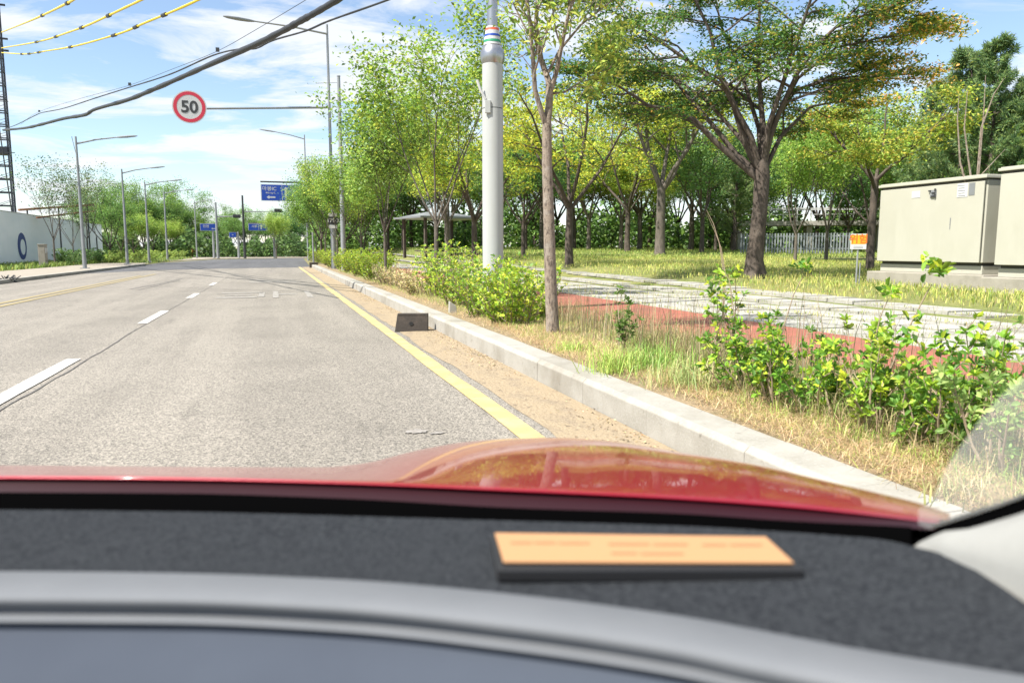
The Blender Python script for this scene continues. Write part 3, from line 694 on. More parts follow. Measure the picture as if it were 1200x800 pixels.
# long bare shoots with a leafy tip
def shoot(base, P, tips, label):
    r = math.hypot(base.x, base.y); root = empty('leafy_shoot', base, 0, label, 'plant'); mb = MB(); pts = [Vector((0, 0, -.03))]+[dist(a, b, r)-base for a, b in P]
    mb.tube(pts, [.006-.004*i/(len(pts)-1) for i in range(len(pts))], 6); mb.build('stem', M['twig'], root, smooth=True)
    tp = []; td = []
    for (a, b, n, s) in tips:
        q = dist(a, b, r)-base
        for u in range(n):
            tp.append(tuple(q+Vector((random.gauss(0, s), random.gauss(0, s), random.gauss(0, s*.7))))); aa = random.random()*6.283; el = random.uniform(-.2, 1.2); td.append((math.cos(aa)*math.cos(el), math.sin(aa)*math.cos(el), math.sin(el)))
    leaves('foliage', np.array(tp), .052, palette(len(tp), NL, None, .2), M['leaf'], root, .7, .5, True, tdir=np.array(td), fold=.1)
shoot(gnd(905, 455, .2), [(915, 395), (930, 345), (940, 325)], [(940, 314, 26, .03), (915, 385, 8, .02)], 'long bare stem with a small leaf tuft left of the orange sign')
shoot(gnd(1030, 500, .2), [(1040, 440), (1062, 390), (1085, 345), (1092, 333)], [(1098, 318, 34, .03), (1088, 305, 10, .015), (1070, 375, 8, .02)], 'long leaning stem with a dark leaf tuft in front of the cabinet plinth')
shoot(gnd(1015, 500, .2), [(1020, 420), (1032, 370), (1041, 350)], [(1042, 343, 18, .02), (1028, 392, 22, .035)], 'shorter leafy stem left of the leaning one before the pale paving')
shoot(gnd(1125, 520, .2), [(1100, 450), (1075, 400), (1060, 385)], [(1060, 395, 26, .04), (1045, 405, 14, .03)], 'dark leaved stem bending left over the red path')
shoot(gnd(860, 450, .2), [(862, 380), (855, 330), (848, 315)], [(848, 322, 22, .04), (838, 345, 26, .045), (866, 378, 14, .02)], 'upright stem with bright leaves over the paving beside the tall shrub')
# tall grass stalks
def blades(name, P, h, wd, col, m, lean=.35, dirn=None, seg=2):
    n = len(P); a = rng.uniform(0, 6.283, n); L = np.abs(rng.normal(lean, lean*.5, n)); hh = h if hasattr(h, '__len__') else h*rng.uniform(.4, 1.2, n)
    d = np.stack([np.cos(a), np.sin(a), np.zeros(n)], 1); b = np.stack([-np.sin(a+rng.normal(0, .6, n)), np.cos(a+rng.normal(0, .6, n)), np.zeros(n)], 1)
    hh = hh[:, None]; L = L[:, None]; Z = np.array([0, 0, 1.0])
    m1 = P+Z*hh*.6+d*hh*L*.35; tip = P+Z*hh*(1-.35*np.minimum(L, 1.6))+d*hh*L
    V = np.stack([P-b*wd/2, P+b*wd/2, m1+b*wd*.35, m1-b*wd*.35, tip], 1); base = np.arange(n)[:, None]*5
    F4 = base+[0, 1, 2, 3]; F3 = base+[3, 2, 4, 4]
    # triangle tip as its own mesh faces: build quads, tip via collapsed list
    me_f = [tuple(f) for f in F4.tolist()]
    V2 = np.stack([P-b*wd/2, P+b*wd/2, m1+b*wd*.35, m1-b*wd*.35, tip+b*wd*.05, tip-b*wd*.05], 1); base = np.arange(n)[:, None]*6
    F = np.concatenate([base+[0, 1, 2, 3], base+[3, 2, 4, 5]], 0)
    return fast_mesh(name, V2.reshape(-1, 3), F, m, None, np.repeat(col, 6, 0))
STRAW = [(.27, .20, .105), (.34, .265, .15), (.20, .145, .075), (.29, .225, .105)]
GREEN = [(.16, .22, .04), (.22, .27, .05), (.11, .17, .03)]
def area(n, x0, x1, y0, y1, pw=2.0):
    x = rng.uniform(x0, x1, n); t = rng.random(n)**pw; y = y0+(y1-y0)*t
    z = np.array([H(a, b) for a, b in zip(x, y)]); return np.stack([x, y, z], 1)
P = np.concatenate([area(42000, 2.39, 3.95, .6, 24, 2.2), area(26000, 2.39, 3.1, .6, 9, 1.5)])
# keep clear of a bare patch right behind the kerb
kp = rng.random(len(P)) < np.clip((P[:, 0]-2.40-.07*np.sin(P[:, 1]*1.7))/.16, .10, 1); P = P[kp]
o = blades('dry_grass', P, .06, .003, palette(len(P), STRAW+GREEN[:1], [.28, .26, .18, .18, .10], .2), M['grass'], lean=2.0); tag(o, 'dry straw coloured grass litter covering the verge behind the kerb', 'grass', kind='stuff')
P = area(26000, 2.62, 3.95, 1.0, 34, 1.9)
o = blades('verge_grass', P, .10, .0035, palette(len(P), GREEN+STRAW[:2], [.27, .27, .18, .16, .12], .2), M['grass'], lean=.9); tag(o, 'mixed green and dry grass growing in the verge', 'grass', kind='stuff')
P = area(800, 2.95, 3.9, 1.6, 8, 1.0)
o = blades('weed_stalk', P, .70, .0048, palette(len(P), [(.16, .125, .08), (.12, .09, .06), (.24, .20, .12), (.12, .15, .05)], None, .15), M['grass'], lean=.22); tag(o, 'thin dry weed stalks standing among the verge shrubs', 'weeds', kind='stuff')
P = area(16000, 2.75, 3.92, 1.4, 6.8, 1.0); P = P[(P[:, 0] > 3.2) | ((P[:, 1] < 4.4) & (rng.random(len(P)) < .6))]
o = blades('tangled_weeds', P, .20, .0042, palette(len(P), [(.20, .165, .085), (.11, .15, .035), (.28, .23, .12), (.14, .115, .06), (.10, .16, .03)], None, .2), M['grass'], lean=.7); tag(o, 'tangled half dry weeds under the nearest shrubs', 'weeds', kind='stuff')
P = area(3000, 3.45, 4.0, 3.2, 11, 1.0)
o = blades('path_edge_weeds', P, .30, .0045, palette(len(P), [(.26, .19, .11), (.20, .15, .09), (.30, .24, .13), (.12, .16, .045)], None, .2), M['grass'], lean=.35); tag(o, 'tall dry weeds hiding the edge of the red path', 'weeds', kind='stuff')
# grass tufts of long green blades
def tuft(px, py, n, h, rad, label, cols):
    c = gnd(px, py, .2); P = np.array([c.x, c.y, .2])+rng.normal(size=(n, 3))*np.array([rad, rad, 0]); o = blades('grass_tuft', P-np.array([c.x, c.y, .2]), h, .006, palette(n, cols, None, .2), M['grass'], lean=.6); o.location = (c.x, c.y, .2); tag(o, label, 'grass tuft', kind='stuff')
TG = [(.13, .22, .04), (.18, .27, .05), (.24, .29, .08)]
tuft(716, 436, 260, .24, .10, 'green grass tuft left of the narrow dark shrub', TG)
tuft(765, 432, 420, .24, .14, 'wide green grass tuft right of the narrow dark shrub', TG)
tuft(668, 412, 160, .13, .09, 'low green grass tuft at the foot of the slender tree', TG)
tuft(805, 452, 320, .22, .14, 'dull green grass tuft left of the tangled shrub clump', [(.16, .20, .07), (.26, .26, .11), (.12, .17, .05)])
tuft(1130, 582, 200, .10, .08, 'pale grass tuft at the kerb end of the tangled shrub clump', [(.20, .18, .09), (.15, .17, .06), (.26, .22, .12)])
# litter in the gutter
n = 2600; x = 2.12-np.abs(rng.normal(0, .16, n)); y = rng.uniform(1.5, 22, n); k = (x > 1.70) & (np.sin(y*1.9)+np.sin(y*.73+1)+rng.normal(0, .6, n) > -.3)
P = np.stack([x[k], y[k], .014+(x[k]-1.7)*.02], 1)
o = leaves('gutter_litter', P, .024, palette(len(P), [(.16, .11, .06), (.26, .19, .10), (.09, .07, .045), (.32, .26, .15)], None, .2), M['grass'], None, 2.5, .5); tag(o, 'dry leaf litter and twigs caught in the gutter along the kerb', 'litter', kind='stuff')
# lawn grass
def keep_lawn(P): return P[(np.abs(P[:, 0]) > 9.35+.25*np.sin(P[:, 1]*.9))]
P = keep_lawn(area(70000, 9.1, 24, 4, 34, 1.5))
o = blades('lawn_grass', P, .11, .011, palette(len(P), [(.20, .235, .045), (.27, .27, .06), (.13, .18, .03), (.30, .26, .09)], None, .18), M['grass'], lean=.5); tag(o, 'yellow green grass covering the park lawn', 'grass', kind='stuff')
P = area(30000, 9.1, 48, 30, 62, 1.0)
o = blades('lawn_grass', P, .15, .03, palette(len(P), [(.17, .21, .04), (.23, .24, .06), (.11, .16, .03)], None, .18), M['grass'], lean=.5); tag(o, 'grass on the far part of the park lawn', 'grass', kind='stuff')
# grass in the paver joints (denser along the rows)
P = area(42000, 6.0, 9.3, 3, 30, 1.4); k = np.abs((P[:, 0]-6.03+.04) % .72); g_ = np.sin(P[:, 1]*1.3+P[:, 0]*2)+np.sin(P[:, 1]*.55+4*np.floor((P[:, 0]-6.03)/.72)); P = P[((k < .11) & (g_ > -.5)) | ((rng.random(len(P)) < .25) & (g_ > 1.25))]
o = blades('joint_grass', P, .06, .008, palette(len(P), [(.26, .26, .06), (.34, .30, .10), (.15, .19, .04)], None, .2), M['grass'], lean=.6); tag(o, 'short weeds growing in the joints of the white paving', 'weeds', kind='stuff')
# left verge and far verge grass, hedge before hoarding
P = np.concatenate([rng.uniform([-16.5, 20, .1], [-12.4, 75, .1], (9000, 3)), rng.uniform([-20, 62, 0], [-9.5, 100, 0], (6000, 3))])
o = blades('left_verge_grass', P, .35, .05, palette(len(P), [(.12, .17, .03), (.18, .21, .05), (.08, .12, .03)], None, .2), M['grass'], lean=.5); tag(o, 'rough green grass along the foot of the white hoarding', 'grass', kind='stuff')
for k, px in enumerate([78, 86, 93, 101, 108, 114]):
    shrub('low_shrub', atX(px, -13.0, .1), .95, 1.5, 16, 6, .13, [(.05, .10, .03), (.08, .14, .04)], 'low dark shrub at the foot of the hoarding near its end', 'low shrubs before the hoarding', near=False, bare=.1)
for k in range(9):
    px = 124+k*14; shrub('low_shrub', atX(px, -12.2, .05), .9, 2.6, 16, 6, .16, [(.13, .19, .04), (.18, .24, .05)], 'low light green shrub under the leafy roadside trees', 'low shrubs under the left roadside trees', near=False, bare=.1)
# pale bare saplings and an arching reed
def bare(name, base, curves, r, m, label, rr):
    root = empty(name, base, 0, label, 'plant'); mb = MB()
    for cv in curves: mb.tube([Vector((0, 0, -.05))]+[dist(a, b, rr)-base for a, b in cv], [r*(1-.85*i/len(cv)) for i in range(len(cv)+1)], 5, cap=False)
    mb.build('stem', m, root, smooth=True); return root
q = gnd(850, 352, .2); q = V_(846, 3.9)
bare('tall_reed', q, [[(848, 320), (843, 285), (836, 262), (828, 246), (824, 254)], [(850, 320), (845, 290), (838, 272), (829, 252)]], .006, M['twig'], 'tall pale reed arching over the lawn before the large spreading tree', math.hypot(q.x, q.y))
q = on(1140, 17.5)
bare('bare_sapling', q, [[(1142, 250), (1148, 190), (1153, 130), (1155, 88)], [(1142, 250), (1150, 150), (1165, 110), (1177, 92)], [(1142, 250), (1125, 190), (1122, 140), (1124, 110)], [(1142, 240), (1130, 150), (1134, 105)], [(1142, 240), (1150, 205), (1178, 175)]], .03, M['bark_pale'], 'bare pale stems rising behind the beige cabinet', 17.5)
print('plants done')

# ------------------------------------------------------------------ street furniture, right side
def vec(p, z): return Vector((p[0], p[1], z))
# the pale telescopic pole
q = atX(578, 3.2, .2); zt = toppix(q, 75); zz = lambda py: toppix(q, py)-q.z
r_ = 12.2/FPX*(q-EYE).length*.98
pole = empty('telescopic_pole', q, 0, 'tall pale grey pole with a bulging collar and coloured bands, rising from the shrubs', 'pole')
mb = MB(); mb.tube([(0, 0, -.1), (0, 0, zz(128)-.006)], [r_*1.02, r_], 32); mb.tube([(0, 0, zz(128)+.006), (0, 0, zz(76))], [r_*.985, r_*.97], 32); mb.build('lower_tube', M['white_pole'], pole, smooth=True)
mb = MB(); mb.tube([(0, 0, zz(128)-.006), (0, 0, zz(128)+.006)], [r_*.93]*2, 28); mb.build('joint_ring', M['dark_steel'], pole, smooth=True)
mb = MB(); mb.tube([(0, 0, zz(76)), (0, 0, zz(73)), (0, 0, zz(66)), (0, 0, zz(60)), (0, 0, zz(56)), (0, 0, zz(54))], [r_*.95, r_*1.08, r_*1.16, r_*1.08, r_*.9, r_*.8], 32); mb.build('collar', M['chrome'], pole, smooth=True)
bands = [(54, 51, 'sign_white', .84), (51, 48, 'green_band', .83), (48, 44, 'sign_white', .78), (44, 41.5, 'sign_blue', .77), (41.5, 37, 'sign_white', .7), (37, 34, 'red_band', .66), (34, 32, 'sign_white', .6)]
M['green_band'] = mat('green_band', (.02, .25, .12), .5); M['red_band'] = mat('red_band', (.6, .10, .05), .5)
for a, b, m_, f in bands:
    mb = MB(); mb.tube([(0, 0, zz(a)+.001), (0, 0, zz(b)-.001)], [r_*f, r_*(f-.03)], 28); mb.build('band', M[m_], pole, smooth=True)
mb = MB(); mb.tube([(0, 0, zz(32)), (0, 0, zz(-260))], [r_*.5, r_*.44], 24); mb.build('upper_tube', M['chrome'], pole, smooth=True)
d = (EYE-q); d.z = 0; d.normalize(); sd = Vector((-d.y, d.x, 0))    # sd points to picture right? checked by sign below
if sd.dot(RV) < 0: sd = -sd
c = d*r_*1.02 - sd*r_*.45
mb = MB(); mb.box(c+Vector((0, 0, zz(127.5))), (.085, .04, zz(120)-zz(135)), math.atan2(d.y, d.x)+math.pi/2); mb.build('junction_plate', M['white_pole'], pole, bevel=.006)
mb = MB(); mb.tube([c-sd*.03+Vector((0, 0, zz(119))), c-sd*.11+Vector((0, 0, zz(108))), c-sd*.155+Vector((0, 0, zz(97)))], [.016, .02, .022], 10); mb.build('antenna', M['sign_white'], pole, smooth=True)
q2 = atX(594, 2.75, .2)   # small marker post in the shrubs
mb = MB(); mb.tube([(0, 0, -.05), (0, 0, .56)], [.006, .006], 6); mk = empty('marker_stake', q2, 0, 'thin stake with a small white tag in front of the shrubs', 'stake'); mb.build('post', M['galv'], mk)
mb = MB(); mb.box((0, -.008, .57), (.05, .006, .11)); mb.build('tag', M['sign_white'], mk)
# lamp post with number sign, carrying the speed sign on a long arm
def lamp_arm(root, top, reach, rise, headlen=.9, r=.05):
    """arm from the pole top towards reach (Vector, horizontal) with a flat lamp head"""
    e = top+reach+Vector((0, 0, rise)); u = reach.normalized()
    mb = MB(); mb.tube([top, top.lerp(e, .5)+Vector((0, 0, .05)), e], [r, r*.8, r*.65], 8); mb.build('arm', M['galv'], root, smooth=True)
    s = Vector((-u.y, u.x, 0)); up = Vector((0, 0, 1)); d = (u+Vector((0, 0, rise/reach.length*.6))).normalized(); up = d.cross(s)*-1
    if up.z < 0: up = -up
    V = []
    for t, wd, th in [(-.05, .05, .05), (.15, .13, .09), (.5, .17, .10), (.85, .14, .07), (1, .05, .03)]:
        for a, b in [(-1, -.45), (1, -.45), (1, .1), (.5, .55), (-.5, .55), (-1, .1)]: V.append(e+d*headlen*t+s*a*wd+up*b*th)
    mb = MB(); mb.add(V, [(i*6+j, i*6+(j+1) % 6, (i+1)*6+(j+1) % 6, (i+1)*6+j) for i in range(4) for j in range(6)]+[(5, 4, 3, 2, 1, 0), tuple(range(24, 30))])
    hd = mb.build('lamp_head', M['galv'], root, smooth=True)
    return e
p = atX(391.5, 2.75, .2); top = toppix(p, 29)-p.z
lp = empty('street_lamp', p, 0, 'tall right hand lamp post with a number plate and one arm over the road', 'street lamp')
mb = MB(); mb.tube([(0, 0, -.1), (0, 0, 2.6)], [.13, .125], 16); mb.tube([(0, 0, 2.6), (0, 0, top)], [.085, .05], 14); mb.build('post', M['galv'], lp, smooth=True)
e3 = dist(297, 25, math.hypot(p.x, p.y)-1.0)-p; lamp_arm(lp, Vector((0, 0, toppix(p, 40)-p.z)), Vector((e3.x, e3.y, 0)), e3.z-(toppix(p, 40)-p.z), 1.3)
z1 = toppix(p, 260)-p.z
mb = MB(); mb.box((0, -.15, z1+.34), (.40, .02, .16)); mb.box((0, -.15, z1-.24), (.40, .02, .16)); mb.build('notice_plate', M['sign_white'], lp)
mb = MB(); mb.box((0, -.15, z1+.05), (.44, .02, .36)); nb = mb.build('number_plate', M['dark_steel'], lp)
text_mesh('179·3', .26, 'digits', M['sign_white'], nb, Matrix.Translation((0, -.168, z1+.05)) @ Matrix.Rotation(R(90), 4, 'X'), bold=.006)
# second, slightly nearer pole
p = atX(403, 3.0, .2); t2 = toppix(p, 90)-p.z
sp_ = empty('plain_pole', p, 0, 'bare tapered pole standing right beside the numbered lamp post', 'pole')
mb = MB(); mb.tube([(0, 0, -.1), (0, 0, t2)], [.115, .07], 16); mb.build('post', M['galv'], sp_, smooth=True)
mb = MB(); mb.tube([(0, 0, t2-.25), (-1.0, 0, t2-.35)], [.012, .012], 6); mb.tube([(0, 0, t2), (0, 0, t2+.04)], [.08, .08], 12); mb.build('bracket', M['galv'], sp_)
# 50 km/h sign on arm
pl = atX(391.5, 2.75, .2); RR = math.hypot(pl.x, pl.y)
a0 = dist(386, 126, RR); a1 = dist(238, 127.5, RR-1.6); cen = dist(222, 125.5, RR-1.75)
sg = empty('speed_limit_sign', cen, 0, 'round red ringed 50 speed limit sign on a long horizontal arm over the road', 'road sign')
mb = MB(); mb.tube([a0-cen, a1-cen, Vector((.1, .04, 0))], [.055, .045, .04], 10); mb.build('arm', M['galv'], sg, smooth=True)
rad = 16.6/FPX*(cen-EYE).length
aim = Matrix.Rotation(R(8), 4, 'Z')
def disc(r0, r1, y, th, m, name, n=48):
    mb = MB(); V = []
    for rr_, yy in ((r0, y), (r1, y), (r1, y+th), (r0, y+th)):
        for j in range(n): V.append((rr_*math.cos(6.2832*j/n), yy, rr_*math.sin(6.2832*j/n)))
    F = [(a*n+j, a*n+(j+1) % n, ((a+1) % 4)*n+(j+1) % n, ((a+1) % 4)*n+j) for a in range(4) for j in range(n)]
    mb.add(V, F); o = mb.build(name, M[m], sg, smooth=True); return o
disc(.001, rad*.995, 0, .03, 'sign_grey', 'backing'); disc(rad*.93, rad, -.012, .010, 'sign_white', 'rim'); disc(rad*.73, rad*.93, -.016, .014, 'sign_red', 'red_ring'); fc = disc(.001, rad*.73, -.010, .008, 'sign_white', 'face')
text_mesh('50', rad*1.0, 'digits', M['dark_steel'], sg, Matrix.Translation((0, -.016, -.02)) @ Matrix.Rotation(R(90), 4, 'X'), bold=.018)
sg.rotation_euler.z = 0
# kerb ramp standing against the kerb
p = gnd(482, 389); a = gnd(463, 389); b = gnd(502, 389); W_ = (b-a).length; hh = toppix(p, 367.5)
root = empty('kerb_ramp', p, -.29, 'dark brown slab with slanted side propped in the gutter against the kerb', 'kerb ramp')
M['ramp'] = mat('dark_ramp', (.040, .032, .026), .8, noise=[(9, (.065, .05, .04), .5, .7)], bump=(40, .4, .01))
mb = MB(); h_ = hh; mb.prism([(-W_/2, 0, 0), (W_/2, 0, 0), (W_/2, .03, h_), (-W_/2+.04, .03, h_)], (0, .09, 0)); mb.build('slab', M['ramp'], root, bevel=.008)
mb = MB(); mb.tube([(0, .004, h_*.45), (0, .013, h_*.45)], [.028, .028], 14); mb.build('lifting_hole', M['black'], root)
mb = MB(); mb.box((0, .028, h_*.93), (W_*.82, .008, .012)); mb.build('top_rib', M['ramp'], root)
# marker post at the end of the kerb
p = gnd(356, 314); p.x = 2.25
root = empty('kerb_end_post', p, 0, 'thin grey post on a dark block at the far end of the kerb', 'post')
mb = MB(); mb.box((0, 0, .17), (.5, .5, .34)); mb.build('base', M['ramp'], root, bevel=.02)
mb = MB(); mb.tube([(0, 0, .34), (0, 0, toppix(p, 272))], [.05, .045], 10); mb.build('post', M['galv'], root, smooth=True)
p = gnd(531, 366, .2); mb = MB(); mb.prism([(-.06, 0, -.02), (.07, 0, -.02), (.05, .01, .10), (-.05, .01, .17)], (0, .08, 0)); o = mb.build('stone_block', M['concrete'], None, bevel=.01); o.location = p; tag(o, 'small pale broken stone block in the grass left of the shrub clump', 'stone')
p = gnd(416, 346); mb = MB(); mb.box((0, 0, .115), (.012, .05, .2)); o = mb.build('kerb_reflector', M['sign_white'], None); o.location = (2.118, p.y, 0); tag(o, 'small white plate on the kerb face halfway along the kerb', 'reflector')

# beige cabinets
def cabinet(label, x0, y0, x1, y1, zg, zb, zt, extras):
    """x0..x1 depth, y0..y1 length along the road; road-facing face at x0"""
    c = Vector(((x0+x1)/2, (y0+y1)/2, zg)); root = empty('utility_cabinet', c, 0, label, 'cabinet'); dx, dy = x1-x0, y1-y0; hb = zb-zg; ht = zt-zg
    mb = MB(); mb.box((0, 0, hb/2-.15), (dx+.22, dy+.34, hb+.3)); mb.build('plinth', M['cabinet_plinth'], root, bevel=.02)
    kick = .17; 
    mb = MB(); mb.box((.03, 0, hb+kick/2), (dx-.10, dy-.06, kick)); mb.build('base_frame', M['box_paint'], root, bevel=.01)
    mb = MB(); mb.box((.03, 0, hb+kick+.03), (dx-.14, dy-.12, .06)); mb.build('shadow_gap', M['dark_gap'], root)
    z0 = hb+kick+.06; 
    mb = MB(); mb.box((.02, 0, (z0+ht-.10)/2), (dx-.04, dy, ht-.10-z0)); mb.build('body', M['box_paint'], root, bevel=.012)
    mb = MB(); mb.box((-dx/2-.012, 0, (z0+ht-.12)/2+.0), (.03, dy-.05, ht-.13-z0)); dr = mb.build('door', M['box_paint'], root, bevel=.006)
    mb = MB(); mb.box((0, 0, ht-.085), (dx+.0, dy+.0, .03)); mb.build('lid_seam', M['dark_gap'], root)
    mb = MB(); mb.prism([(-dx/2-.05, -dy/2-.03, ht-.07), (-dx/2-.05, dy/2+.03, ht-.07), (dx/2+.05, dy/2+.03, ht-.07), (dx/2+.05, -dy/2-.03, ht-.07)], (0, 0, .055)); mb.prism([(-dx/2-.02, -dy/2, ht-.015), (-dx/2-.02, dy/2, ht-.015), (dx/2+.02, dy/2, ht-.015), (dx/2+.02, -dy/2, ht-.015)], (0, 0, .02)); mb.build('lid', M['box_paint'], root, bevel=.008)
    return root, dr, dx, dy, ht, z0
M['cabinet_plinth'] = M['box_base']
CX = 13.1
near = atX(1147, CX, .4); farp = atX(1026, CX, .4); zg = H(CX, near.y)
ya0, ya1 = near.y, farp.y
zt = toppix(Vector((CX, ya0, zg)), 204); zb = toppix(Vector((CX, ya0, zg)), 322)
root, dr, dx, dy, ht, z0 = cabinet('beige metal utility cabinet with stickers and a lock, standing behind the orange sign', CX, ya0, CX+1.1, ya1, zg-.05, zb, zt, None)
xf = -dx/2-.030
def plate(root, name, m, px, py, w_, h_, t=.004, off=0):
    p = None; lo, hi = 1, 60   # intersect the ray with the cabinet front plane
    d = ray(px, py); tt = (root.location.x+xf-EYE.x)/d.x; g = EYE+d*tt-root.location
    mb = MB(); mb.box((xf-off-t/2, g.y, g.z), (t, w_, h_)); return mb.build(name, m, root)
plate(root, 'paper_label', M['sign_white'], 1073.5, 228, .22, .14)
st_ = plate(root, 'notice_sticker', M['sign_white'], 1128, 223, .24, .27)
for k in range(5): plate(root, 'print_line', M['sign_grey'], 1127, 217.5+k*3, .17-.03*(k % 2), .012, .002, .0045)
plate(root, 'grey_label', M['sign_grey'], 1139, 221.5, .13, .24)
lk = plate(root, 'lock_plate', M['galv'], 1094, 227, .15, .15, .015)
for (a, b, c_, d_) in [(1090.5, 224, .05, .03), (1095, 226, .09, .025), (1097, 222.5, .03, .05), (1093.5, 230, .07, .03), (1096.5, 229.5, .035, .07)]: plate(root, 'padlock', M['dark_steel'], a, b, c_, d_, .02, .015)
plate(root, 'scratch', M['sign_grey'], 1113.5, 260, .02, .16, .002)
plate(root, 'scratch', M['sign_grey'], 1113, 267, .015, .06, .002)
ny1 = atX(1162.5, CX-.1, .4).y; zg2 = H(CX, ny1)
zt2 = toppix(Vector((CX-.1, ny1, zg2)), 196.5); zb2 = zb+.0
root2, *_ = cabinet('taller beige cabinet cut off by the right edge of the picture', CX-.1, ny1-2.6, CX+1.0, ny1, zg2-.05, zb-.03, zt2, None)
# orange warning sign
p = on(1005, 1); RC = math.hypot(near.x, farp.y)-1.2; p = on(1005, 17.2)
ws = empty('warning_sign', p, -.62, 'small orange and white warning sign on a thin post beside the beige cabinet', 'warning sign')
za_, zb_, zc_ = toppix(p, 274)-p.z, toppix(p, 286)-p.z, toppix(p, 292)-p.z
wd_ = 15.5/FPX*(p-EYE).length
mb = MB(); mb.tube([(0, .02, -.1), (0, .02, za_-.03)], [.018, .018], 8); mb.tube([(.06, .03, -.1), (.06, .03, toppix(p, 308)-p.z)], [.012, .012], 8); mb.build('post', M['galv'], ws)
mb = MB(); mb.box((0, -.006, (za_+zc_)/2), (wd_, .012, za_-zc_)); pn = mb.build('panel', M['sign_white'], ws)
mb = MB(); mb.box((0, -.0145, (za_+zb_)/2-.01), (wd_*.9, .004, (za_-zb_)*.9)); mb.build('orange_field', M['orange'], pn)
M['wtext'] = mat('warning_text', (.55, .12, .01), .6)
text_mesh('위험', (za_-zb_)*.95, 'lettering', M['wtext'], pn, Matrix.Translation((0, -.018, (za_+zb_)/2-.01)) @ Matrix.Rotation(R(90), 4, 'X'), ext=.001, bold=.004)
for k in range(2):
    mb = MB(); mb.box((0, -.0138, zc_+.03+.03*k), (wd_*.6, .003, .008)); mb.build('print_line', M['sign_grey'], pn)
# open shelter
p = on(515, 44)
sh = empty('park_shelter', p, .3, 'open park shelter with a flat pale roof beyond the young street trees', 'shelter')
zr = toppix(p, 257)-p.z
mb = MB(); 
for a in (-1.6, 1.6):
    for b in (-1.3, 1.3): mb = MB(); mb.box((a, b, zr/2), (.14, .14, zr)); mb.build('post', M['bark'], sh)
mb = MB(); mb.prism([(-2.1, -1.7, zr), (2.1, -1.7, zr), (2.1, 1.7, zr), (-2.1, 1.7, zr)], (0, 0, .10)); mb.add([(-1.95, -1.55, zr+.10), (1.95, -1.55, zr+.10), (1.95, 1.55, zr+.10), (-1.95, 1.55, zr+.10), (-.8, 0, zr+.40), (.8, 0, zr+.40)], [(0, 1, 5, 4), (1, 2, 5), (2, 3, 4, 5), (3, 0, 4)]); mb.build('roof', M['sign_grey'], sh)
mb = MB(); mb.box((0, 0, .42), (2.4, 1.6, .08)); mb.build('bench', M['bark'], sh)
# white fence and footbridge in the gap
def fence_(px0, px1, r, h, label, name='white_fence'):
    a, b = on(px0, r), on(px1, r); root = empty(name, (a+b)/2, math.atan2((b-a).y, (b-a).x), label, 'fence'); L = (b-a).length
    mb = MB(); k = 0; x = -L/2
    while x <= L/2: mb.box((x, 0, h/2), (.09, .04, h)); x += .17
    mb.build('picket', M['fence_paint'], root)
    mb = MB(); mb.box((0, .035, h*.85), (L, .03, .06)); mb.box((0, .035, h*.25), (L, .03, .06)); mb.build('rail', M['fence_paint'], root)
fence_(868, 1000, 50, 1.25, 'white picket fence at the far side of the lawn behind small trees')
p = on(945, 62); fb = empty('footbridge', p, -.5, 'pale raised footbridge with railings behind the white fence', 'footbridge')
z_ = toppix(p, 262)-p.z
mb = MB(); mb.box((0, 0, z_), (14, 2.2, .35)); mb.build('deck', M['concrete'], fb)
mb = MB(); mb.box((0, -1.05, z_+1.1), (14, .06, .08)); mb.box((0, -1.05, z_+.65), (14, .04, .05)); mb.box((0, 1.05, z_+1.1), (14, .06, .08)); mb.build('rail', M['sign_white'], fb)
for k in range(15): mb = MB(); mb.box((-7+k, -1.05, z_+.62), (.08, .08, 1.05)); mb.build('baluster', M['sign_white'], fb)
for k in (-5, 0, 5): mb = MB(); mb.box((k, 0, z_/2-.2), (.4, 1.4, z_)); mb.build('pier', M['concrete'], fb)

